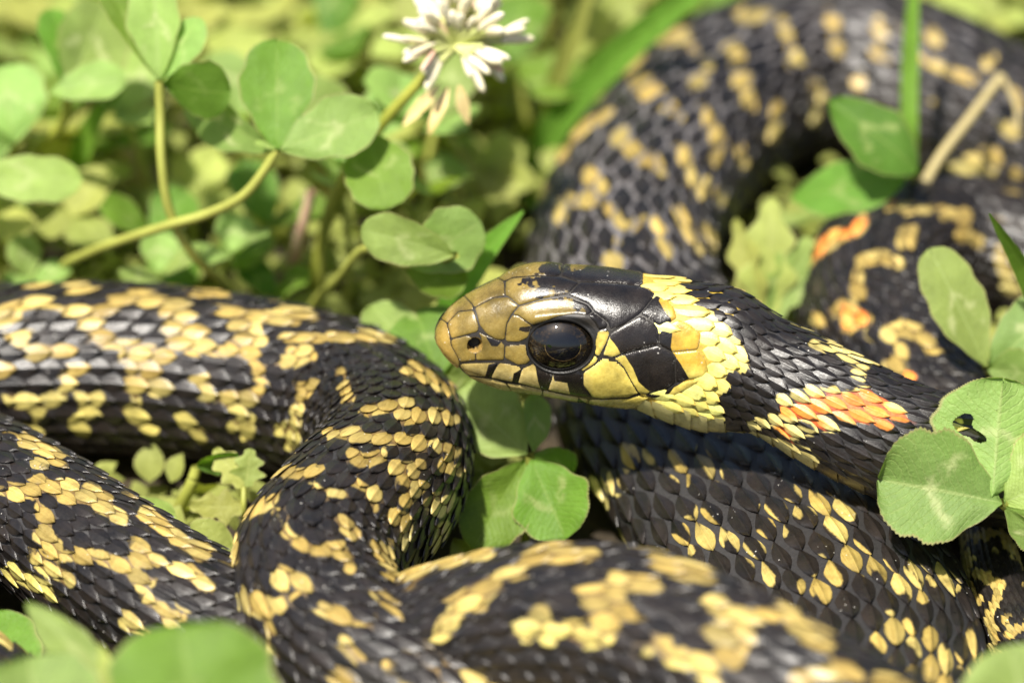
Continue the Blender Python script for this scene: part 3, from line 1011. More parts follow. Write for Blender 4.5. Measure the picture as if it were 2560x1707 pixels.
loose = np.clip((np.interp(s0, SS, MULT) - 1) / 0.4, 0, 1)
lo_n = np.interp(s0, [26, 34, 75, 90], [0, 0.85, 0.85, 0])
loose = np.maximum(loose, np.interp(s0, [26, 34, 75, 90], [0, 0.85, 0.85, 0]))
slen = ds0 * (1.50 - 0.22 * loose) * (1 + 0.04 * jit[:, 0])
phi0 = phi_of(q, ratio)
sgs = seg_names[seg_of(s0 + slen / 2)]
pointed = np.array([{'C': 0.55, 'B': 0.6, 'E': 0.6, 'D': 0.6, 'F': 0.5, 'A': 0.75, 'M': 0.6, 'G': 0.35}.get(x, 0.45) for x in sgs])
pointed *= np.clip((s0 - 26) / 22, 0, 1)
keel = np.array([{'C': 1.5, 'B': 0.7, 'A': 0.8, 'H': 0.7, 'M': 0.8, 'L': 0.45}.get(x, 0.6) for x in sgs])
keel *= np.clip((s0 - 27) / 12, 0, 1) * np.clip((11.3 - np.abs(RJ - 11)) / 2.0, 0.12, 1)
hwid = 0.5 * 0.1925 * nomr * (1.13 - 0.15 * lo_n + 0.03 * loose * (1 - lo_n)) * (1 + 0.03 * jit[:, 1]) * (1 + 0.10 * np.clip((np.abs(RJ - 11) - 8) / 3, 0, 1))
hwid *= np.where(s0 < 27, 1.14, 1.0)
uu = np.array([0, 0.2, 0.42, 0.62, 0.8, 0.93, 1.0])
vv = np.array([-1, -0.87, -0.52, -0.13, 0, 0.13, 0.52, 0.87, 1])
nu, nv = len(uu), len(vv)


def outline(u, pt_):
    base = 0.45 + 0.55 * np.sin(np.clip(u / 0.45, 0, 1) * np.pi / 2)
    x = np.clip((u - 0.45) / 0.55, 0, 1)
    rnd = np.sqrt(np.clip(1 - x ** 2.3, 0, 1))
    pnt = 1 - x ** 2.1
    return base * (rnd * (1 - pt_) + pnt * pt_) + 0.03


k0 = len(s0)
OUT = outline(uu[None, :, None], pointed[:, None, None]) * np.ones((k0, nu, nv))
s_v = s0[:, None, None] + uu[None, :, None] * slen[:, None, None] - 0.06 * (vv ** 2)[None, None, :] * slen[:, None, None] * (uu ** 2)[None, :, None]
s_v = np.minimum(s_v, L_TOT - 0.02)
wv, hv = np.interp(s0, SS, WID), np.interp(s0, SS, (HT + HB) / 2)
metric = np.sqrt((wv * np.cos(phi0)) ** 2 + (hv * np.sin(phi0)) ** 2)
ph_v = phi0[:, None, None] + vv[None, None, :] * OUT * (hwid / metric)[:, None, None]
sz = (nomr / 7.6)[:, None, None]
lift = -0.12 + (0.50 + 0.06 * jit[:, 2][:, None, None]) * uu[None, :, None]
lift = lift - (0.16 + 0.06 * loose[:, None, None]) * (0.55 * vv ** 2 + 0.6 * np.abs(vv) * 1.0)[None, None, :] * (0.4 + 0.6 * uu)[None, :, None] - 0.09 * (uu ** 6)[None, :, None]
tiltl = 0.03 * jit[:, 3][:, None, None] * vv[None, None, :]
kl = 0.13 * keel[:, None, None] * np.exp(-(vv / 0.09) ** 2)[None, None, :] * np.sin(np.clip(uu * 1.1, 0, 1) * np.pi * 0.92)[None, :, None]
off = (lift + kl + tiltl) * sz
sc_p, sc_n = surf(s_v.ravel(), ph_v.ravel(), off.ravel())
sc_p = sc_p.reshape(k0, nu * nv, 3)
sc_n = sc_n.reshape(k0, nu * nv, 3)
cen = sc_p[:, (nu // 2) * nv + nv // 2]
cn = sc_n[:, (nu // 2) * nv + nv // 2]
# keep only scales behind the head plates
chx = (PX(cen) - np.array([1050.0, 600.0])) * 2.61333
keep = np.ones(k0, bool)
nearh = s0 < S_HEAD + 3
basep = (PX(sc_p[:, 2 * nv + nv // 2]) - np.array([1050.0, 600.0])) * 2.61333
mirror = phi0 < -0.5
cm, _ = surf(s0[nearh] + slen[nearh] * 0.3, np.where(mirror, -phi0, phi0)[nearh])
hm = (PX(cm) - np.array([1050.0, 600.0])) * 2.61333
ok = np.ones(nearh.sum(), bool)
for pl in PLS:
    ok &= poly_sd(hm, pl) > -6
ok &= hm[:, 0] > 1440
ok &= ~((hm[:, 0] < 1480) & (hm[:, 1] > 950))
keep[np.where(nearh)[0][~ok]] = False
fc, oc, facec, pxc = field(cen, cn, s0 + slen / 2, phi0, RI, RJ)
rep = lambda a: np.repeat(a, nu * nv)
fv, ov, facev, pxv = field(sc_p.reshape(-1, 3), sc_n.reshape(-1, 3), rep(s0) + np.tile(np.repeat(uu, nv), k0) * rep(slen), ph_v.ravel(), rep(RI), rep(RJ))
f = 0.36 * rep(fc) + 0.64 * fv
# ragged edges: single scales break out of the bars, tips darken, a few stray pale ones
ug = np.tile(np.repeat(uu, nv), k0)
vg = np.tile(np.tile(vv, nu), k0)
body_s = rep((s0 > 62) * np.where(np.isin(sgs, ['B', 'E', 'C']), 0.45, 0.75))
f = f + body_s * (rep(rng.normal(0, 0.55, k0)) + rep(rng.normal(0, 0.5, k0)) * (0.5 - ug) + rep(rng.normal(0, 0.35, k0)) * vg)
f = f + body_s * rep((rng.random(k0) < 0.05) * 1.1)
og = 0.45 * rep(oc) + 0.55 * ov
inA = rep(sgs == 'A') & (rep(s0) < 45)
ia = np.where(inA)[0]
csd_c = -poly_sd(pxc, COLLAR) / 9.0
csd_v = -poly_sd(pxv[ia], COLLAR) / 9.0
mirA = rep(phi0 < -0.3)
colf = np.clip(0.6 * rep(csd_c)[ia] + 0.4 * csd_v, -1.2, 1.2)
bt = np.clip(-poly_sd(pxv[ia], BLACKTHROAT) / 6, -1, 1)
f[ia] = np.where(colf > 0, np.maximum(f[ia], colf), f[ia])
f[ia] = np.where(bt > -0.2, np.minimum(f[ia], -bt), f[ia])
yel = np.zeros(len(f))
yel[ia] = np.clip(colf * 2, 0, 1)
flank = np.clip((np.abs(ph_v.ravel()) - rep(np.where(sgs == 'G', 0.75, 1.1))) / 0.4, 0, 1)
okk = np.clip(og * 2.5, 0, 1)[:, None]
tone = rep(np.exp(0.17 * rng.normal(0, 1, k0)))[:, None]
hue = rep(rng.random(k0) ** 1.5)[:, None]
tipk = np.tile(np.repeat(np.clip((uu - 0.55) / 0.45, 0, 1), nv), k0)[:, None]
fl = np.clip(flank[:, None] + 0.5 * hue, 0, 1)
LEM = np.array([0.60, 0.52, 0.14])
lemk = (flank * rep(np.isin(sgs, ['G', 'L', 'M']) * 0.8) + rep(np.isin(sgs, ['C']) * 0.08))[:, None]
base = TAN * (1 - fl) + PALE * fl
base = base * (1 - lemk) + LEM * lemk
base = base * (1 - yel[:, None]) + YEL * yel[:, None]
gold_top = (np.clip((1.0 - ph_v.ravel()) / 0.5, 0, 1) * yel)[:, None] * 0.3
base = base * (1 - gold_top) + np.array([0.72, 0.50, 0.07]) * gold_top
orgc = ORG * (1 - 0.4 * tipk) + np.array([0.80, 0.55, 0.20]) * 0.4 * tipk
base = base * (1 - okk) + orgc * okk
neckp = (np.clip((f > 0) * 1.0, 0, 1) * rep((sgs == 'A') * 1.0) * (1 - yel))[:, None] * (1 - okk) * 0.7
base = base * (1 - neckp) + np.array([0.70, 0.60, 0.22]) * neckp
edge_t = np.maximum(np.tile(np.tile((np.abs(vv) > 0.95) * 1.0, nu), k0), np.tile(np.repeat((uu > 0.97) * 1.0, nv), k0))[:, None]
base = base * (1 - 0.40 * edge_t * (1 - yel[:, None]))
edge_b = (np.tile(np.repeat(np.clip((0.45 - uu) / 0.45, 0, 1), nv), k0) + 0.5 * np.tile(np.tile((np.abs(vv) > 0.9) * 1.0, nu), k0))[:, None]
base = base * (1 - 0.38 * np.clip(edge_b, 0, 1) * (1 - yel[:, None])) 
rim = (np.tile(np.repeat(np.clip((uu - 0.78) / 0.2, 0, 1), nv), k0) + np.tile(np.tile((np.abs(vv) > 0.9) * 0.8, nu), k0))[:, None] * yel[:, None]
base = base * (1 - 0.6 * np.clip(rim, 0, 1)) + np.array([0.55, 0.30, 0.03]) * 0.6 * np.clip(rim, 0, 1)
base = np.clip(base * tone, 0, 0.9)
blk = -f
GF = grid_faces(nu, nv)
kidx = np.where(keep)[0]

# ventral plates (one wide plate per ring under the belly)
vr = np.arange(len(rings) - 1)
uv_ = np.array([0, 0.3, 0.6, 0.85, 1.0])
vvv = np.linspace(-1, 1, 25)
vs0 = rings[:-1]
vlen = dsr[:-1] * 1.25
vkeep = vs0 > S_HEAD * 0.75
vs0, vlen, vr = vs0[vkeep], vlen[vkeep], vr[vkeep]
kv = len(vs0)
vph = np.pi + vvv * (np.pi - PHIMAX + 0.10)
bow = 0.22 * (1 - vvv ** 2)
s_w = vs0[:, None, None] + uv_[None, :, None] * vlen[:, None, None] - (0.25 * np.abs(vvv) ** 3)[None, None, :] * vlen[:, None, None] * uv_[None, :, None]
s_w = np.minimum(s_w, L_TOT - 0.02)
p_w = vph[None, None, :] * np.ones_like(s_w)
p_w = (p_w + np.pi) % (2 * np.pi) - np.pi
p_w = np.where(p_w == -np.pi, np.pi, p_w)
nv_ = (np.interp(vs0, SS, NOM) / 7.6)[:, None, None]
o_w = (-0.06 + 0.24 * uv_[None, :, None] * np.ones_like(s_w)) * nv_
vp, vn = surf(s_w.ravel(), p_w.ravel(), o_w.ravel())
per = len(uv_) * len(vvv)
fvv, ovv, _, pxw = field(vp, vn, s_w.ravel(), p_w.ravel(), np.repeat(vr, per), np.full(kv * per, 20))
inAv = (seg_names[seg_of(s_w.ravel())] == 'A')
cw = np.where(inAv, -poly_sd(pxw, COLLAR) / 9.0, -9)
fvv = np.where(inAv & (cw > 0), np.maximum(fvv, cw), fvv)
hid = np.abs(np.abs(p_w.ravel()) - np.pi) < 0.55
fvv = np.where(hid & (s_w.ravel() < 45), 0.6, fvv)
bcol = np.repeat(np.array([[0.62, 0.52, 0.13]]), len(vp), 0)
bcol[inAv] = np.array([0.62, 0.56, 0.24])
vF = (np.arange(kv)[:, None, None] * per + grid_faces(len(uv_), len(vvv))[None]).reshape(-1, 4)
vent = mesh_obj('belly_plates', vp, vF, M_SCALE, snake, ORI, {'base': bcol, 'blk': -np.clip(fvv, -1.2, 1.2)})
vent['kind'] = 'stuff'

# which scales show largest in the picture?
bvh = BVHTree.FromPolygons([tuple(x) for x in bodyV[::1]], [tuple(int(i) for i in t) for t in bodyF[(nh - 1) * nph * 2:]], epsilon=0.0)
edge_w = np.linalg.norm(PX(sc_p[:, (nu // 2) * nv]) - PX(sc_p[:, (nu // 2) * nv + nv - 1]), axis=1)
edge_l = np.linalg.norm(PX(sc_p[:, nv + nv // 2]) - PX(sc_p[:, (nu - 1) * nv + nv // 2]), axis=1)
area = edge_w * edge_l
cpx = PX(cen)
cand = keep & (facec > 0.2) & (cpx[:, 0] > 10) & (cpx[:, 0] < 2550) & (cpx[:, 1] > 10) & (cpx[:, 1] < 1697)
dep = (cen - CPOS) @ CFW - (DIST - 3)
score = area * np.exp(-np.abs(dep) / 60.0)
order = [i for i in np.argsort(-score) if cand[i]]
chosen = []
for i in order:
    o_ = Vector(cen[i] + cn[i] * 0.9)
    d_ = Vector(CPOS) - o_
    if bvh.ray_cast(o_, d_.normalized(), d_.length)[0] is None:
        chosen.append(i)
    if len(chosen) >= 300:
        break
ch = set(chosen)
per_s = nu * nv
fr = blk.reshape(k0, per_s)
br = base.reshape(k0, per_s, 3)
UVS = np.stack([np.tile(np.repeat(uu, nv), k0) + rep(rng.random(k0) * 500), np.tile(np.tile(vv, nu), k0) + rep(rng.random(k0) * 50)], -1).reshape(k0, per_s, 2)
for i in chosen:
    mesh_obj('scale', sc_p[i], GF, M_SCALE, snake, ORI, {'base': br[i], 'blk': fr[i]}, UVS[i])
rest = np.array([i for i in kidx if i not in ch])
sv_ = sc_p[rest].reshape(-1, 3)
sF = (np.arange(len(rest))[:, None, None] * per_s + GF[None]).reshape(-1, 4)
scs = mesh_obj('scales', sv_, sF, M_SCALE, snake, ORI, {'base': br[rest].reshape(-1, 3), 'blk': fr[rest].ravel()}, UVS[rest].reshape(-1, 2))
scs['kind'] = 'stuff'
print('snake: length mm', round(L_TOT), 'scales', len(kidx), 'body verts', len(bodyV))

# ================================================================== PLANTS
def leaf_material(name, top, vein, mark, under, trans=0.5, marked=True):
    m, n, b = nodes(name)
    out = n.nodes['Material Output']
    uvn = N(n, 'ShaderNodeUVMap')
    sp = N(n, 'ShaderNodeSeparateXYZ')
    n.links.new(uvn.outputs['UV'], sp.inputs['Vector'])
    u = sp.outputs['X']
    av = math_n(n, 'ABSOLUTE', math_n(n, 'MULTIPLY_ADD', sp.outputs['Y'], 2.0, -1.0))
    tc = N(n, 'ShaderNodeTexCoord')
    oi = N(n, 'ShaderNodeObjectInfo')
    n1 = N(n, 'ShaderNodeTexNoise', inp={'Scale': 450.0, 'Detail': 5.0, 'Roughness': 0.65})
    n2 = N(n, 'ShaderNodeTexNoise', inp={'Scale': 2600.0, 'Detail': 4.0, 'Roughness': 0.6})
    n3 = N(n, 'ShaderNodeTexNoise', inp={'Scale': 700.0, 'Detail': 3.0})
    for t in (n1, n2, n3):
        n.links.new(tc.outputs['Object'], t.inputs['Vector'])
    v1 = ramp(n, [(0.25, tuple(c * 0.78 for c in top)), (0.55, top), (0.8, tuple(min(1, c * 1.22 + 0.01) for c in top))])
    n.links.new(n1.outputs['Fac'], v1.inputs['Fac'])
    hs = N(n, 'ShaderNodeHueSaturation')
    n.links.new(v1.outputs['Color'], hs.inputs['Color'])
    rnd = N(n, 'ShaderNodeMapRange', inp={'To Min': 0.475, 'To Max': 0.515})
    n.links.new(oi.outputs['Random'], rnd.inputs['Value'])
    n.links.new(rnd.outputs['Result'], hs.inputs['Hue'])
    rv = N(n, 'ShaderNodeMapRange', inp={'To Min': 0.8, 'To Max': 1.2})
    n.links.new(math_n(n, 'FRACT', math_n(n, 'MULTIPLY', oi.outputs['Random'], 7.31)), rv.inputs['Value'])
    n.links.new(rv.outputs['Result'], hs.inputs['Value'])
    col = hs.outputs['Color']
    # slanting side veins and the midrib
    wv = math_n(n, 'FRACT', math_n(n, 'MULTIPLY', math_n(n, 'SUBTRACT', u, math_n(n, 'MULTIPLY_ADD', math_n(n, 'SUBTRACT', n1.outputs['Fac'], 0.5), -0.12, math_n(n, 'MULTIPLY', av, 0.30))), 15.0))
    wv = math_n(n, 'ABSOLUTE', math_n(n, 'SUBTRACT', wv, 0.5))
    veinm = N(n, 'ShaderNodeMapRange', interpolation_type='SMOOTHSTEP', inp={'From Min': 0.14, 'From Max': 0.02, 'To Min': 0.0, 'To Max': 0.26})
    n.links.new(wv, veinm.inputs['Value'])
    col = mixc(n, veinm.outputs['Result'], col, vein)
    mid = N(n, 'ShaderNodeMapRange', interpolation_type='SMOOTHSTEP', inp={'From Min': 0.05, 'From Max': 0.012, 'To Min': 0.0, 'To Max': 0.6})
    n.links.new(av, mid.inputs['Value'])
    col = mixc(n, mid.outputs['Result'], col, vein)
    if marked:
        line = math_n(n, 'SUBTRACT', math_n(n, 'SUBTRACT', u, 0.60), math_n(n, 'MULTIPLY', av, -0.34))
        line = math_n(n, 'ABSOLUTE', math_n(n, 'ADD', line, math_n(n, 'MULTIPLY', math_n(n, 'SUBTRACT', n1.outputs['Fac'], 0.5), 0.34)))
        mk = N(n, 'ShaderNodeMapRange', interpolation_type='SMOOTHSTEP', inp={'From Min': 0.10, 'From Max': 0.0, 'To Min': 0.0, 'To Max': 0.75})
        n.links.new(line, mk.inputs['Value'])
        lim = N(n, 'ShaderNodeMapRange', interpolation_type='SMOOTHSTEP', inp={'From Min': 0.85, 'From Max': 0.6})
        n.links.new(av, lim.inputs['Value'])
        strong = N(n, 'ShaderNodeMapRange', inp={'To Min': 0.25, 'To Max': 1.0})
        n.links.new(math_n(n, 'FRACT', math_n(n, 'MULTIPLY', oi.outputs['Random'], 23.7)), strong.inputs['Value'])
        patch = N(n, 'ShaderNodeMapRange', interpolation_type='SMOOTHSTEP', inp={'From Min': 0.38, 'From Max': 0.56})
        n.links.new(n3.outputs['Fac'], patch.inputs['Value'])
        fac = math_n(n, 'MULTIPLY', math_n(n, 'MULTIPLY', mk.outputs['Result'], lim.outputs['Result']), math_n(n, 'MULTIPLY', strong.outputs['Result'], patch.outputs['Result']))
        col = mixc(n, fac, col, mark)
    ed = N(n, 'ShaderNodeMapRange', interpolation_type='SMOOTHSTEP', inp={'From Min': 0.94, 'From Max': 0.995, 'To Min': 0.0, 'To Max': 0.75})
    n.links.new(av, ed.inputs['Value'])
    col = mixc(n, ed.outputs['Result'], col, (0.42, 0.36, 0.16))
    sp2 = N(n, 'ShaderNodeTexVoronoi', inp={'Scale': 900.0})
    n.links.new(tc.outputs['Object'], sp2.inputs['Vector'])
    col = mixc(n, math_n(n, 'MULTIPLY', math_n(n, 'LESS_THAN', sp2.outputs['Distance'], 0.05), 0.5), col, (0.10, 0.05, 0.02))
    geo = N(n, 'ShaderNodeNewGeometry')
    n.links.new(col, b.inputs['Base Color'])
    b.inputs['Roughness'].default_value = 0.52
    b.inputs['Specular IOR Level'].default_value = 0.4
    bp = N(n, 'ShaderNodeBump', inp={'Strength': 0.5, 'Distance': 0.00025})
    hh = math_n(n, 'MULTIPLY_ADD', veinm.outputs['Result'], -1.2, n2.outputs['Fac'])
    n.links.new(hh, bp.inputs['Height'])
    n.links.new(bp.outputs['Normal'], b.inputs['Normal'])
    tr_ = N(n, 'ShaderNodeBsdfTranslucent')
    n.links.new(mixc(n, 1.0, col, (0.95, 1.0, 0.35), 'MULTIPLY'), tr_.inputs['Color'])
    mx = N(n, 'ShaderNodeMixShader', inp={'Fac': trans})
    n.links.new(b.outputs['BSDF'], mx.inputs[1])
    n.links.new(tr_.outputs['BSDF'], mx.inputs[2])
    n.links.new(mx.outputs['Shader'], out.inputs['Surface'])
    return m


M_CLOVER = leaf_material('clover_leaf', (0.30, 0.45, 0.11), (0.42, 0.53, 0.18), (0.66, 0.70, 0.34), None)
M_DEEP = leaf_material('deep_clover_leaf', (0.15, 0.29, 0.03), (0.25, 0.38, 0.07), (0.40, 0.48, 0.16), None)  # deeper green; on some leaves it puts underside shade into the colour
M_LIME = leaf_material('lime_leaf', (0.40, 0.46, 0.11), (0.50, 0.53, 0.17), (0.6, 0.65, 0.3), None, 0.45, False)
M_GRASS = leaf_material('grass_leaf', (0.17, 0.33, 0.035), (0.28, 0.42, 0.08), (0.5, 0.6, 0.3), None, 0.5, False)
M_STRAW = leaf_material('straw', (0.52, 0.38, 0.19), (0.60, 0.46, 0.26), (0.5, 0.4, 0.2), None, 0.2, False)


def stem_material(name, c1, c2):
    m, n, b = nodes(name)
    tc = N(n, 'ShaderNodeTexCoord')
    n1 = N(n, 'ShaderNodeTexNoise', inp={'Scale': 280.0, 'Detail': 5.0, 'Roughness': 0.6})
    n.links.new(tc.outputs['Object'], n1.inputs['Vector'])
    r = ramp(n, [(0.35, c1), (0.65, c2)])
    n.links.new(n1.outputs['Fac'], r.inputs['Fac'])
    n.links.new(r.outputs['Color'], b.inputs['Base Color'])
    b.inputs['Roughness'].default_value = 0.5
    b.inputs['Subsurface Weight'].default_value = 0.0
    bp = N(n, 'ShaderNodeBump', inp={'Strength': 0.3, 'Distance': 0.0002})
    n.links.new(n1.outputs['Fac'], bp.inputs['Height'])
    n.links.new(bp.outputs['Normal'], b.inputs['Normal'])
    return m


M_STEM = stem_material('clover_stem', (0.26, 0.27, 0.05), (0.34, 0.36, 0.07))
M_OLIVE = stem_material('olive_stem', (0.22, 0.25, 0.03), (0.36, 0.36, 0.06))
M_PINK = stem_material('pink_stem', (0.45, 0.24, 0.17), (0.55, 0.40, 0.26))
M_PETAL = stem_material('white_petal', (0.70, 0.63, 0.40), (0.82, 0.77, 0.62))
M_CALYX = stem_material('calyx', (0.46, 0.52, 0.16), (0.60, 0.60, 0.26))
M_BLUSH = stem_material('blush_petal', (0.62, 0.36, 0.28), (0.75, 0.58, 0.42))
M_WITHER = stem_material('withered_petal', (0.58, 0.42, 0.16), (0.74, 0.60, 0.30))


def leaf_shape(nu, nvv, hw, ln, kind='clover', serr=0.0, fold=0.15, curl=0.1, cup=0.0, wave=0.0, seed=0):
    """leaf in its own frame: x along the midrib, y across, z out of the upper face"""
    r = np.random.default_rng(seed)
    u = np.linspace(0, 1, nu) ** 0.9
    v = np.linspace(-1, 1, nvv)
    if kind == 'clover':
        m_ = 0.60
        f = np.where(u < m_, np.sin(np.clip(u / m_, 0, 1) * np.pi / 2) ** 0.85, np.sqrt(np.clip(1 - (np.clip(u - m_, 0, 1) / (1 - m_)) ** 2.1, 0, 1)))
        f = np.maximum(f, 0.03)
    elif kind == 'oval':
        f = np.maximum(np.sin(np.pi * u ** 0.9) ** 0.75, 0.03)
    elif kind == 'blade':
        f = np.maximum(np.clip((1 - u) * 1.25, 0, 1) ** 0.7 * np.clip(0.7 + u, 0, 1), 0.02)
    else:                                   # lobed
        f = np.maximum(np.sin(np.pi * u ** 0.8) ** 0.6 * (0.78 + 0.22 * np.cos(u * 19)), 0.03)
    Uu, Vv = np.meshgrid(u, v, indexing='ij')
    ff = f[:, None] * np.ones_like(Vv)
    wob = 1 + 0.05 * np.sin(u * r.uniform(7, 14) + r.uniform(0, 6)) + 0.03 * np.sin(u * r.uniform(20, 34) + r.uniform(0, 6))
    asym = 1 + r.uniform(-0.10, 0.10) * np.sign(Vv)
    ff = ff * wob[:, None] * asym
    if serr:
        tooth = np.where(np.arange(nu) % 2 == 1, 1.0, 0.0) * (0.6 + 0.8 * r.random(nu))
        ff = ff * (1 + serr * tooth[:, None] * (np.abs(Vv) > 0.99))
    y = Vv * ff * hw
    x = Uu * ln
    if serr:
        x = x + serr * 0.5 * ln * (np.abs(Vv) > 0.99) * np.where(np.arange(nu) % 2 == 1, 0.4, 0)[:, None]
    if kind == 'clover':
        x = x - 0.05 * ln * np.exp(-(Vv / 0.25) ** 2) * np.clip((Uu - 0.85) / 0.15, 0, 1)
    z = fold * np.abs(y) + curl * ln * (Uu - Uu ** 2) * 1.0 - cup * (y ** 2) / hw
    z = z + 0.07 * hw * np.sin(Uu * 4.2 + Vv * 1.9 + r.uniform(0, 6)) + 0.025 * hw * np.sin(Uu * 13 - np.abs(Vv) * 5) * np.abs(Vv)
    if wave:
        z = z + wave * hw * np.sin(Uu * 9 + Vv * 2 + seed) * np.abs(Vv)
    return np.stack([x, y, z], -1).reshape(-1, 3), grid_faces(nu, nvv), np.stack([Uu, Vv * 0.5 + 0.5], -1).reshape(-1, 2)


def frame_to(base, tip, roll):
    base, tip = np.asarray(base), np.asarray(tip)
    X = tip - base
    ln = np.linalg.norm(X)
    X = X / ln
    vw = CPOS - (base + tip) / 2
    vw /= np.linalg.norm(vw)
    Z = vw - (vw @ X) * X
    Z /= np.linalg.norm(Z)
    Y = np.cross(Z, X)
    a = math.radians(roll)
    Y, Z = math.cos(a) * Y + math.sin(a) * Z, math.cos(a) * Z - math.sin(a) * Y
    return X, Y, Z, ln


def tube(path, r0, r1, nside=8, per=8):
    D_ = spline(path, per)
    T_ = np.gradient(D_, axis=0)
    T_ /= np.linalg.norm(T_, axis=1)[:, None]
    a = np.cross(T_, np.array([0.31, 0.2, 0.93]))
    a /= np.linalg.norm(a, axis=1)[:, None]
    b_ = np.cross(T_, a)
    rr_ = np.linspace(r0, r1, len(D_))[:, None, None]
    an = np.linspace(0, 2 * np.pi, nside, endpoint=False)
    v = D_[:, None] + rr_ * (np.cos(an)[None, :, None] * a[:, None] + np.sin(an)[None, :, None] * b_[:, None])
    return v.reshape(-1, 3), grid_faces(len(D_), nside, True)


seed_n = [100]


def hero_leaf(root, base, tip, hw, roll=0, mat=None, kind='clover', serr=0.0, fold=0.15, curl=0.12, cup=0.0, hole=None, wave=0.03, res=None, name='leaflet'):
    seed_n[0] += 1
    X, Y, Z, ln = frame_to(base, tip, roll)
    nu_, nv_ = res or ((52, 19) if serr else (22, 13))
    v, f, uv = leaf_shape(nu_, nv_, hw, ln, kind, serr, fold, curl, cup, wave, seed_n[0])
    if hole is not None:
        cc = uv[f].mean(1)
        h_ = np.asarray(hole)
        f = f[poly_sd(cc, h_) > 0]
    p = np.asarray(base) + v[:, :1] * X + v[:, 1:2] * Y + v[:, 2:] * Z
    return mesh_obj(name, p, f, mat or M_CLOVER, root, np.array(root.location) / U, None, uv)


def stem(root, pts, r0=0.5, r1=0.4, mat=None, name='stem'):
    v, f = tube(np.array(pts), r0 * 0.88, r1 * 0.88)
    return mesh_obj(name, v, f, mat or M_STEM, root, np.array(root.location) / U)


def plant(name, label, cat, ground_xy, group=None):
    return empty(name, [ground_xy[0], ground_xy[1], -0.4], label, cat, group)


def down(p, dx=0.0, dy=0.0):
    return np.array([p[0] + dx, p[1] + dy, -0.8])


# --- clover leaf with bitten leaflet beside the neck
j = WF(2301, 1154, 16.0)
r = plant('clover', 'bitten toothed clover with a hole in one leaflet, resting against the snake neck', 'clover', (j[0] + 6, j[1] + 4))
hero_leaf(r, j, WF(2016, 1100, 17.6), 4.9, 4, M_CLOVER, serr=0.035, fold=0.36, curl=0.05, wave=0.04)
hero_leaf(r, j + [-0.9, 0.3, 0.4], WF(2305, 868, 24.5), 5.2, 10, M_CLOVER, serr=0.03, res=(150, 121), fold=-0.25, curl=0.1,
          hole=[(0.437, 0.627), (0.452, 0.687), (0.482, 0.725), (0.489, 0.777), (0.534, 0.822), (0.587, 0.837), (0.640, 0.815), (0.677, 0.777), (0.669, 0.717), (0.632, 0.687), (0.587, 0.695), (0.550, 0.672), (0.527, 0.627), (0.497, 0.590), (0.460, 0.582)])
hero_leaf(r, j + [0.2, 0, 0], WF(2480, 1085, 18.0), 4.6, -15, M_CLOVER, serr=0.04, fold=0.2)
hero_leaf(r, j + [0.2, -0.1, -0.2], WF(2430, 1250, 13.0), 2.0, 40, M_CLOVER, serr=0.04, fold=0.3)
stem(r, [j, j + [3.5, 2, -5], j + [6, 3.5, -11], down(j, 6, 4)], 0.5, 0.55)

# --- clover under the chin
j = WF(1218, 1045, 10.2)
r = plant('clover', 'clover with nibbled edges growing under the snake chin', 'clover', (j[0] - 0.5, j[1] + 1))
hero_leaf(r, j + [-0.3, 0, 0.1], WF(1052, 895, 13.6), 3.6, 0, M_CLOVER, serr=0.02, fold=0.1)
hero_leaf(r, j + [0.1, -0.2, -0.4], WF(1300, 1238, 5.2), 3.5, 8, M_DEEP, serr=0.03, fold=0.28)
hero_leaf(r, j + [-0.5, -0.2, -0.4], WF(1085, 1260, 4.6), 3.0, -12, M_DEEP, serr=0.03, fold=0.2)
hero_leaf(r, j + [0.2, 0.2, 0.1], WF(1226, 905, 14.0), 1.5, 35, M_CLOVER, fold=0.3)
hero_leaf(r, j + [0.3, 0.2, 0], WF(1318, 1085, 8.2), 1.8, 10, M_DEEP, fold=0.3)
stem(r, [j, j + [-0.2, 0.8, -5], down(j, -0.5, 1)], 0.45, 0.5)

# --- clover pieces behind the kink, at the chin
j = WF(1010, 868, 12.5)
r = plant('clover', 'broad shaded clover leaf between the snake snout and the folded coil', 'clover', (j[0], j[1] + 3))
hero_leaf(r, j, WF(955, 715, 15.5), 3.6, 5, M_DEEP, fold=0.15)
hero_leaf(r, j + [-0.4, 0.3, 0.2], WF(850, 700, 15.0), 2.4, 20, M_CLOVER)
hero_leaf(r, j + [0.3, 0.2, -0.1], WF(1100, 865, 12.0), 2.0, 30, M_CLOVER)
stem(r, [j, j + [0, 1.5, -6], down(j, 0, 3)], 0.45, 0.5)

# --- pale-marked clover in front of the snout
j = WF(1010, 598, 21.5)
r = plant('clover', 'clover with white streaked leaflet close before the snake snout', 'clover', (j[0] - 9, j[1] + 12))
hero_leaf(r, WF(1046, 586, 23.2), WF(830, 524, 25.0), 2.3, -18, M_CLOVER, serr=0.015, fold=0.12)
hero_leaf(r, WF(938, 612, 21.6), WF(1104, 508, 24.5), 3.1, 12, M_CLOVER, fold=0.1)
hero_leaf(r, WF(925, 610, 21.0), WF(1075, 645, 19.5), 1.9, 25, M_DEEP, fold=0.2)  # shadow from the leaflet above is put into this deeper green
stem(r, [WF(1046, 586, 23.1), j, WF(925, 608, 21.0), WF(842, 570, 19.0), WF(775, 640, 13.0), WF(718, 702, 7.0), down(WF(690, 740, 3.0))], 0.42, 0.5)
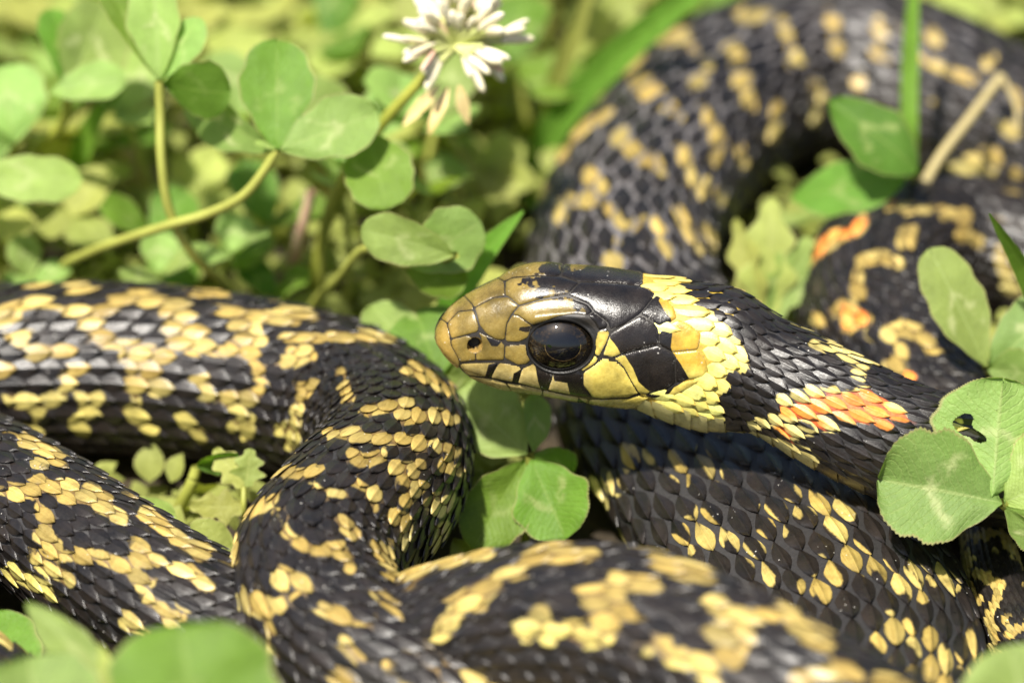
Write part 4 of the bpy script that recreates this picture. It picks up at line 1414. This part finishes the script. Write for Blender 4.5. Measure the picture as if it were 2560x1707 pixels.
# --- oval leaf
j = WF(846, 300, 28.5)
r = plant('clover', 'single oval clover leaflet hanging beside the flower stalk', 'clover', (j[0] - 5, j[1] + 18))
hero_leaf(r, j, WF(888, 482, 24.5), 3.3, -8, M_DEEP, fold=0.08)
stem(r, [j, WF(838, 310, 27.5), WF(790, 395, 23.0), WF(745, 520, 14.0), down(WF(735, 640, 6.0))], 0.4, 0.5)
# --- clover with upright rounded leaflets
j = WF(637, 345, 29.5)
r = plant('clover', 'clover with two round upright leaflets and a long arching stalk', 'clover', tuple(WF(60, 668, 2)[:2]))
hero_leaf(r, j, WF(636, 92, 36.5), 3.4, 0, M_DEEP, fold=0.06, serr=0.012)
hero_leaf(r, j + [0.3, -0.2, 0.1], WF(868, 258, 31.5), 2.9, -10, M_CLOVER, fold=0.08, serr=0.012)
hero_leaf(r, j + [0.2, 0, 0], WF(584, 328, 29.9), 0.9, 70, M_CLOVER, fold=0.1)
hero_leaf(r, j + [-0.2, 0.6, -0.3], WF(420, 230, 28.0), 2.4, -30, M_CLOVER, fold=0.1)
stem(r, [j, WF(612, 385, 27.8), WF(560, 448, 25.0), WF(480, 490, 22.5), WF(385, 518, 20.5), WF(200, 582, 14.0), WF(70, 662, 5.0), down(WF(40, 690, 2))], 0.5, 0.55)
# --- upper left clover with folded leaflets
j = WF(366, 186, 33.5)
r = plant('clover', 'tall clover with folded drooping leaflets on a straight pale stalk', 'clover', tuple(WF(560, 720, 2)[:2]))
hero_leaf(r, j, WF(225, -60, 39.5), 1.7, 28, M_DEEP, fold=0.2)
hero_leaf(r, j + [0.1, 0.1, 0.1], WF(352, -55, 41.0), 2.4, -8, M_CLOVER, fold=0.3)
hero_leaf(r, j + [0.2, 0.0, 0.1], WF(462, 42, 38.0), 2.3, -42, M_CLOVER, fold=0.1)
hero_leaf(r, j + [0.3, -0.2, -0.1], WF(532, 215, 33.0), 3.0, 30, M_DEEP, kind='clover', fold=0.05)
stem(r, [j, WF(368, 260, 30.5), WF(370, 360, 27.0), WF(388, 480, 22.0), WF(440, 580, 17.0), WF(530, 668, 10.5), down(WF(570, 715, 4))], 0.5, 0.5)
# --- left margin clovers
j = WF(-70, 405, 22.0)
r = plant('clover', 'wide flat clover leaflet with pale mark above the left coil', 'clover', (j[0], j[1] + 8))
hero_leaf(r, j, WF(190, 412, 21.0), 2.3, -14, M_CLOVER, fold=0.06)
hero_leaf(r, j, WF(-120, 300, 26), 3, 0, M_CLOVER)
hero_leaf(r, j, WF(-250, 440, 20), 3, 0, M_CLOVER)
stem(r, [j, j + [0, 4, -10], down(j, 0, 8)], 0.45, 0.5)
j = WF(158, 212, 26.5)
r = plant('clover', 'blurred clover with one upright pair of leaflets and one flat leaflet', 'clover', tuple(WF(60, 520, 3)[:2]))
hero_leaf(r, j, WF(240, 10, 30.5), 3.6, 8, M_CLOVER)
hero_leaf(r, j, WF(120, 20, 31.0), 2.2, 30, M_DEEP)
hero_leaf(r, j + [-1.8, -.3, 0], WF(290, 178, 27.5), 2.0, -25, M_CLOVER)
stem(r, [j, WF(140, 290, 21), WF(80, 340, 17), down(WF(30, 480, 4))], 0.6, 0.6, M_OLIVE)
j = WF(30, 330, 20.5)
r = plant('clover', 'round bright clover leaf half out of the picture edge', 'clover', (j[0] - 2, j[1] + 9))
hero_leaf(r, j, WF(5, 150, 25.5), 3.6, 0, M_CLOVER)
hero_leaf(r, j, WF(-160, 330, 22), 3.2, 0, M_CLOVER)
stem(r, [j, j + [-1, 4, -9], down(j, -2, 9)], 0.45, 0.5)

# --- white clover flower
fc_ = WF(1045, 104, 34.5)
r = plant('clover_flower', 'white clover flower head on an olive stalk above the carpet', 'flower', tuple(WF(712, 720, 1)[:2]))
stem(r, [fc_, WF(965, 188, 31.0), WF(872, 292, 25.5), WF(800, 400, 20.0), WF(745, 530, 12.5), WF(716, 690, 4.0), down(WF(712, 720, 1))], 0.62, 0.72, M_OLIVE, 'stalk')
us = np.linspace(0, 1, 12)
prof_c = 0.28 + 0.10 * us
prof_p = 0.50 * np.sin(np.pi * (0.10 + 0.82 * us)) ** 0.55 * (0.8 + 0.3 * us)
prof_p[-1] = 0.05


def lathe_dir(o, d, ln, prof, squash=1.0, n2=10):
    d = np.asarray(d) / np.linalg.norm(d)
    a = np.cross(d, [0.2, 0.9, 0.33])
    a /= np.linalg.norm(a)
    b_ = np.cross(d, a)
    an = np.linspace(0, 2 * np.pi, n2, endpoint=False)
    v = o + (np.linspace(0, ln, len(prof))[:, None, None] * d) + prof[:, None, None] * (np.cos(an)[None, :, None] * a + squash * np.sin(an)[None, :, None] * b_)
    return v.reshape(-1, 3), grid_faces(len(prof), n2, True)


fr_ = np.random.default_rng(5)
FO = np.array(r.location) / U
for k_ in range(76):
    # screen-up hemisphere biased to the right and top, like an opening head
    a = fr_.uniform(-0.95, 4.0)
    dep_ = fr_.uniform(-1.3, 0.6)
    d = np.array([math.cos(a), 0, 0]) + CUP * math.sin(a) * 1.0 + CFW * dep_
    d /= np.linalg.norm(d)
    old = math.sin(a) < 0.05
    cl = fr_.uniform(2.0, 4.3) * (1.0 if math.sin(a) > 0 else 0.7)
    v, f = lathe_dir(fc_, d, cl + 0.4, 0.30 + 0.14 * us)
    cal = mesh_obj('floret', v, f, M_CALYX if fr_.random() < 0.9 else M_BLUSH, r, FO)
    d2 = d + fr_.normal(0, 0.16, 3) + (np.array([0, 0, -0.35]) if old else 0)
    v, f = lathe_dir(fc_ + d * cl, d2, fr_.uniform(2.2, 3.5), prof_p * 0.95 * fr_.uniform(0.7, 1.25), 0.75)
    mesh_obj('petal', v - FO, f, M_PETAL if fr_.random() < 0.93 else M_BLUSH, cal)
for (bx, by, tx, ty, hw) in ((1010, 195, 925, 290, 0.6), (1030, 200, 985, 310, 0.6), (1055, 195, 1075, 285, 0.6)):
    hero_leaf(r, WF(bx, by, 31.0), WF(tx, ty, 27.0), hw, 10, M_WITHER, 'oval', name='withered_floret')

# --- pink hairy stalk, small round-leaved weed behind the flower
r = plant('weed_stalk', 'pinkish hairy bare stalk behind the left coil', 'stalk', tuple(WF(655, 720, 0)[:2]))
stem(r, [WF(715, 440, 17.0), WF(695, 520, 13.0), WF(672, 620, 7.0), down(WF(655, 715, 1))], 0.55, 0.7, M_PINK)
v_all, f_all = [], []
for k_ in range(90):
    t_ = fr_.uniform(0, 1)
    o_ = WF(715, 440, 17.0) * (1 - t_) + WF(655, 700, 2) * t_
    d = fr_.normal(0, 1, 3)
    v, f = lathe_dir(o_, d, fr_.uniform(0.9, 1.6), np.array([0.03, 0.012]), 1, 4)
    f_all.append(f + sum(len(x) for x in v_all))
    v_all.append(v)
hs_ = mesh_obj('hairs', np.vstack(v_all), np.vstack(f_all), M_PETAL, r, np.array(r.location) / U)
hs_['kind'] = 'stuff'
r = plant('rosette_weed', 'bright rosette of small round leaves below the clover flower', 'weed', tuple(WF(1130, 500, 2)[:2]))
for (bx, by, tx, ty, hw, z0) in ((1130, 400, 1080, 370, 1.4, 9), (1130, 400, 1200, 330, 1.7, 10), (1130, 400, 1235, 420, 1.6, 8), (1130, 400, 1120, 465, 1.5, 6),
                                 (1130, 400, 1160, 300, 1.5, 12), (1130, 400, 1060, 430, 1.3, 7), (1130, 400, 1180, 470, 1.4, 6)):
    hero_leaf(r, WF(bx, by, 8.0), WF(tx, ty, z0), hw, 0, M_LIME, 'oval')
stem(r, [WF(1130, 400, 8.2), WF(1130, 440, 4), down(WF(1130, 470, 1))], 0.4, 0.4)

# --- grass
def blade(label, pts, hw, mat=M_GRASS, roll=0.0, group=None):
    pts = np.array(pts)
    root = plant('grass_blade', label, 'grass', tuple(pts[0][:2]), group)
    Dd = spline(pts, 8)
    T_ = np.gradient(Dd, axis=0)
    T_ /= np.linalg.norm(T_, axis=1)[:, None]
    vw = CPOS - Dd
    vw /= np.linalg.norm(vw, axis=1)[:, None]
    Y = np.cross(T_, vw)
    Y /= np.linalg.norm(Y, axis=1)[:, None]
    Zz = np.cross(Y, T_)
    a = math.radians(roll)
    Y, Zz = math.cos(a) * Y + math.sin(a) * Zz, math.cos(a) * Zz - math.sin(a) * Y
    u = np.linspace(0, 1, len(Dd))
    wdt = hw * np.clip((1 - u) * 2.2, 0.02, 1) ** 0.7
    vv_ = np.linspace(-1, 1, 7)
    v = Dd[:, None] + (vv_[None, :, None] * wdt[:, None, None]) * Y[:, None] + (0.35 * np.abs(vv_)[None, :, None] * wdt[:, None, None]) * Zz[:, None]
    uv = np.stack(np.meshgrid(u, vv_ * 0.5 + 0.5, indexing='ij'), -1).reshape(-1, 2)
    mesh_obj('leaf', v.reshape(-1, 3), grid_faces(len(Dd), 7), mat, root, np.array(root.location) / U, None, uv)
    return root


blade('dark green grass leaf rising behind the snake snout', [down(WF(1000, 760, 9)), WF(1045, 692, 14.5), WF(1120, 575, 20), WF(1202, 485, 24)], 1.45, M_GRASS, 20)
blade('long bright grass blade slanting beside the rear coil', [down(WF(1215, 420, 2)), WF(1265, 310, 8), WF(1400, 150, 17), WF(1600, -20, 27), WF(1700, -90, 31)], 1.6, M_GRASS, 10)
blade('second slanting grass blade crossing behind the flower', [down(WF(1230, 300, 2)), WF(1290, 210, 8), WF(1450, 80, 16), WF(1560, -20, 22)], 1.5, M_GRASS, -25)
blade('pale grass blade leaning between flower and rear coil', [down(WF(1240, 360, 2)), WF(1275, 200, 13), WF(1330, 60, 21), WF(1370, -60, 27)], 1.0, M_LIME, 15)
blade('upright grass blade standing before the far coil', [down(WF(2085, 420, 2)), WF(2088, 330, 15), WF(2090, 160, 21.5), WF(2098, -10, 28), WF(2110, -150, 33)], 0.85, M_GRASS, 0)
blade('sharp grass tip poking in beside the right coil', [down(WF(2460, 900, 2)), WF(2420, 760, 16), WF(2352, 620, 23), WF(2272, 490, 30)], 1.15, M_GRASS, 15)
blade('dark slanting grass leaf between the left clovers', [down(WF(150, 500, 3)), WF(175, 400, 11), WF(225, 270, 18), WF(285, 200, 22)], 1.2, M_GRASS, 30)
blade('short grass tip above the left coil edge', [down(WF(60, 720, 4)), WF(62, 640, 9), WF(60, 560, 13)], 0.45, M_GRASS)

# --- weeds between the coils
j = WF(1758, 730, 8.0)
r = plant('broadleaf_weed', 'pale lobed weed leaves standing between the rear coil and neck', 'weed', (j[0], j[1] + 4))
hero_leaf(r, j, WF(1772, 452, 17.5), 3.0, 5, M_LIME, 'lobed', fold=0.2)
hero_leaf(r, j + [-.5, 0, 0], WF(1690, 500, 16.0), 1.9, -15, M_LIME, 'lobed', fold=0.3)
hero_leaf(r, j + [.5, 0, 0], WF(1862, 545, 14.0), 2.6, 10, M_CLOVER, 'lobed', fold=0.2)
stem(r, [j, j + [0, 2, -4], down(j, 0, 4)], 0.4, 0.4)
j = WF(2108, 396, 19.0)
r = plant('clover', 'cupped leaflet, backlit shade put in as deep green, hanging inside the rear loop', 'clover', tuple(down(WF(2090, 440, 6))[:2]))
hero_leaf(r, j, WF(1902, 228, 25.0), 3.1, 25, M_DEEP, 'oval', fold=0.12, curl=0.2)  # deep green stands in for the shade of a backlit underside
hero_leaf(r, j + [-1, 1, -1.5], WF(1815, 455, 13.0), 3.0, 30, M_DEEP, 'oval', fold=0.1)
stem(r, [j, WF(2100, 420, 14.0), down(WF(2090, 440, 6))], 0.4, 0.4)
j = WF(2266, 842, 13.5)
r = plant('clover', 'upright clover with long notched leaflets beside the orange-marked coil', 'clover', tuple(down(WF(2300, 900, 8))[:2]))
hero_leaf(r, j, WF(2134, 572, 22.5), 2.7, 14, M_CLOVER, fold=0.1, serr=0.02)
hero_leaf(r, j + [.3, 0, 0], WF(2440, 700, 18.0), 3.0, -10, M_CLOVER, fold=0.1, serr=0.02)
hero_leaf(r, j + [.1, -.3, -.1], WF(2390, 860, 14.0), 2.2, 10, M_CLOVER, fold=0.1, serr=0.02)
stem(r, [j, WF(2275, 880, 9.5), down(WF(2300, 900, 8))], 0.45, 0.45)

# --- straw lying over the far coil
r = plant('dry_stalk', 'dry straw stalk fallen across the far coils', 'straw', tuple(WF(2120, 430, 13.5)[:2]))
r.location.z = 13.0 * U
stem(r, [WF(2118, 432, 13.3), WF(2160, 360, 15.5), WF(2225, 275, 17.5), WF(2300, 175, 20.0)], 0.62, 0.55, M_STRAW, 'stalk')
stem(r, [WF(2300, 175, 20.0), WF(2330, 230, 18.3), WF(2340, 300, 17.0)], 0.4, 0.25, M_STRAW, 'side_stalk')

# --- sprouts in the hollow between the coils
j = WF(452, 1072, 8.0)
r = plant('clover_sprout', 'young sprout with a curled leaf on a thick pale stalk between coils', 'sprout', tuple(WF(398, 1215, 0)[:2]))
stem(r, [j, WF(440, 1110, 6.4), WF(412, 1170, 3.0), down(WF(395, 1215, 0.5))], 0.55, 0.85)
hero_leaf(r, j, WF(545, 1040, 10.5), 1.4, 40, M_DEEP, fold=0.4)
j = WF(560, 1118, 8.0)
r = plant('toothed_weed', 'small hairy toothed leaves pressed against the folded coil', 'weed', tuple(down(WF(560, 1140, 5))[:2]))
hero_leaf(r, j, WF(492, 1030, 10.5), 1.5, 10, M_LIME, 'lobed', serr=0.06, fold=0.15)
hero_leaf(r, j + [.2, 0, 0], WF(575, 1030, 10.8), 1.6, -10, M_LIME, 'lobed', serr=0.06, fold=0.1)
hero_leaf(r, WF(560, 1165, 6.5), WF(434, 1160, 6.8), 1.6, 0, M_LIME, 'lobed', serr=0.06, fold=0.1)
stem(r, [j, WF(560, 1165, 6.5), down(WF(560, 1150, 5))], 0.3, 0.3)
j = WF(545, 1265, 5.0)
r = plant('clover_sprout', 'speckled yellow-green leaf lying low between coil and fold', 'sprout', tuple(down(WF(545, 1265, 4))[:2]))
hero_leaf(r, j, WF(425, 1225, 6.5), 2.0, 0, M_LIME, serr=0.03, fold=0.05)
stem(r, [j, down(j)], 0.3, 0.3)
j = WF(270, 1165, 5.5)
r = plant('clover_sprout', 'small bright leaf peeping over the front left coil', 'sprout', tuple(down(WF(270, 1165, 4))[:2]))
hero_leaf(r, j, WF(405, 1185, 6.8), 1.5, 0, M_CLOVER, serr=0.03, fold=0.1)
stem(r, [j, down(j)], 0.3, 0.3)

# --- leaves close to the lens
def near_leaf(label, bx, by, tx, ty, z0, z1, hw, roll, mat, kind='clover', fold=0.15):
    b0_ = WF(bx, by, z0)
    rt = plant('clover', label, 'clover', (b0_[0], b0_[1] - 3))
    hero_leaf(rt, b0_, WF(tx, ty, z1), hw, roll, mat, kind, fold=fold, res=(36, 19))
    stem(rt, [b0_, b0_ + [0, -1.5, -z0 * 0.5], down(b0_, 0, -3)], 0.45, 0.5)


near_leaf('large blurred clover leaf in front of the folded coil', 455, 1800, 415, 1428, 22.0, 31.0, 7.0, 6, M_DEEP)  # darker green stands in for shading on the backlit face
near_leaf('narrow blurred leaf slanting in front of the front left coil', 300, 1640, 60, 1385, 20.0, 26.0, 2.0, 25, M_CLOVER, 'oval')
near_leaf('pale blurred leaf tip low in front of the front left coil', 300, 1720, 228, 1475, 21.0, 26.0, 0.9, 20, M_LIME, 'oval')
near_leaf('soft yellow-green leaf low at the front left corner', 130, 1760, 60, 1505, 20.0, 26.0, 5.4, 0, M_CLOVER)
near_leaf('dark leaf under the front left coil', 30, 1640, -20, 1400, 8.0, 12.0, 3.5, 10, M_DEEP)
near_leaf('blurred leaf low in front of the tail', 2380, 1760, 2320, 1480, 20.0, 27.0, 5.0, 0, M_CLOVER)

# ------------------------------------------------------------------ carpet of clover behind the snake
def clear(x, y, m_):
    d = np.hypot(PP[::12, 0] - x, PP[::12, 1] - y) - np.maximum(WID, HT)[::12]
    return d.min() > m_


protos = []
lr = np.random.default_rng(11)
for k_ in range(7):
    h = [10, 14, 17, 12, 20, 8, 15][k_]
    mat = [M_CLOVER, M_DEEP, M_LIME, M_LIME, M_CLOVER, M_LIME, M_LIME][k_]
    bend = lr.uniform(-3, 3, 2)
    top = np.array([bend[0], bend[1], h])
    parts = [('stem',) + tube(np.array([[0, 0, -0.8], [bend[0] * 0.2, bend[1] * 0.2, h * 0.5], top]), 0.5, 0.38, 7, 5) + (None, M_STEM)]
    a0 = lr.uniform(0, 6.28)
    for q_ in range(3):
        a = a0 + q_ * 2.094 + lr.uniform(-0.2, 0.2)
        tl = lr.uniform(-0.15, 0.75)
        ln, hw = lr.uniform(6.5, 9.0), lr.uniform(2.9, 3.8)
        v, f, uv = leaf_shape(13, 9, hw, ln, 'clover' if mat is not M_LIME else 'oval', 0, lr.uniform(0.05, 0.35), 0.12, 0, 0.06, 40 + k_ * 3 + q_)
        X = np.array([math.cos(a) * math.cos(tl), math.sin(a) * math.cos(tl), math.sin(tl)])
        Y = np.array([-math.sin(a), math.cos(a), 0])
        Z = np.cross(X, Y)
        parts.append(('leaflet', top + v[:, :1] * X + v[:, 1:2] * Y + v[:, 2:] * Z, f, uv, mat))
    protos.append(parts)
proto_mesh = []
for parts in protos:
    ms = []
    for (nm, v, f, uv, mat) in parts:
        o = mesh_obj(nm, v, f, mat, None, None, None, uv)
        ms.append((nm, o.data))
        bpy.data.objects.remove(o)
    proto_mesh.append(ms)


def put_clover(x, y, sc_, k_, label, group):
    e = empty('clover_plant', [x, y, -0.4], label, 'clover', group)
    e.rotation_euler = (lr.normal(0, 0.12), lr.normal(0, 0.12), lr.uniform(0, 6.28))
    e.scale = (sc_, sc_, sc_)
    for nm, me in proto_mesh[k_]:
        o = bpy.data.objects.new(nm, me)
        C.objects.link(o)
        o.parent = e


n_put = 0
pts_used = []
for _ in range(6000):
    x, y = lr.uniform(-78, 82), lr.uniform(14, 150)
    if not clear(x, y, 4.0):
        continue
    inside = (x > 6) and (y < 78)
    if inside and not clear(x, y, 5.5):
        continue
    mind = 5.6 if y < 95 else 7.5
    if pts_used and min((x - a) ** 2 + (y - b) ** 2 for a, b in pts_used) < mind ** 2:
        continue
    pts_used.append((x, y))
    k_ = int(lr.integers(0, 7))
    sc_ = lr.uniform(0.5, 1.05) * (0.55 if inside else 1.0)
    if y < 34:
        sc_ *= 0.75
    look = ['bright green clover', 'dark green clover', 'tall yellow-green oval-leaved seedling', 'low yellow-green oval-leaved seedling', 'tall bright green clover',
            'small yellow-green oval-leaved seedling', 'taller yellow-green oval-leaved seedling'][k_]
    if inside:
        where = 'inside the bend of the rear coil'
    elif x < -2 and y < 62:
        where = 'just behind the long left coil'
    elif x < 8 and y < 95:
        where = 'around and behind the white flower stalk' if x > -18 else 'in the carpet well behind the left coil'
    elif x < 8:
        where = 'in the farthest strip of the carpet'
    else:
        where = 'beyond the far side of the rear coil'
    put_clover(x, y, sc_, k_, look + ' ' + where, 'carpet plants ' + where)
    n_put += 1
    if n_put >= 285:
        break
# a few withered leaves on the soil
for k_, (fx, fy, ll) in enumerate(((830, 60, 5.0), (300, 420, 4.5), (700, 410, 5.5), (1240, 30, 4.5), (180, 640, 4.0))):
    b0_ = WF(fx, fy, 5.0)
    rt = empty('dry_leaf', [b0_[0], b0_[1], 0.0], ['curled brown leaf far behind the tall clover', 'small brown leaf scrap under the left clovers', 'beige dry leaf beside the pink stalk',
                                                   'brown leaf scrap behind the grass blades', 'brown leaf scrap against the left coil'][k_], 'dry leaf')
    a_ = lr.uniform(0, 6.28)
    hero_leaf(rt, b0_ - [0, 0, 4.5], b0_ + [ll * math.cos(a_), ll * math.sin(a_), 2.0], 1.6, 20, M_STRAW, 'oval', fold=0.5, name='leaf')
# low leafy ground cover, nobody could count it
ms_v, ms_f, ms_uv = [], [], []
base_leaf, base_f, base_uv = leaf_shape(7, 5, 1.0, 2.6, 'oval', 0, 0.2, 0.15)
cnt = 0
nb_ = 0
while cnt < 9500:
    x, y = lr.uniform(-95, 100), lr.uniform(-75, 160)
    front_zone = y < 12
    if not clear(x, y, 1.0 if not front_zone else 0.6):
        nb_ += 1
        if nb_ > 40000:
            break
        continue
    a, tl = lr.uniform(0, 6.28), lr.uniform(-0.1, 1.0)
    s_ = lr.uniform(0.6, 1.6)
    X = np.array([math.cos(a) * math.cos(tl), math.sin(a) * math.cos(tl), math.sin(tl)])
    Y = np.array([-math.sin(a), math.cos(a), 0])
    Z = np.cross(X, Y)
    o_ = np.array([x, y, lr.uniform(-0.6, 6.0 if not front_zone else 3.5)])
    ms_v.append(o_ + s_ * (base_leaf[:, :1] * X + base_leaf[:, 1:2] * Y + base_leaf[:, 2:] * Z))
    ms_f.append(base_f + cnt * len(base_leaf))
    ms_uv.append(base_uv)
    cnt += 1
gc_ = mesh_obj('ground_cover', np.vstack(ms_v), np.vstack(ms_f), M_LIME, None, None, None, np.vstack(ms_uv))
gc_['kind'] = 'stuff'
tag(gc_, 'low tangle of tiny leaves covering the soil', 'ground cover')
print('carpet plants', n_put, 'cover leaves', cnt)
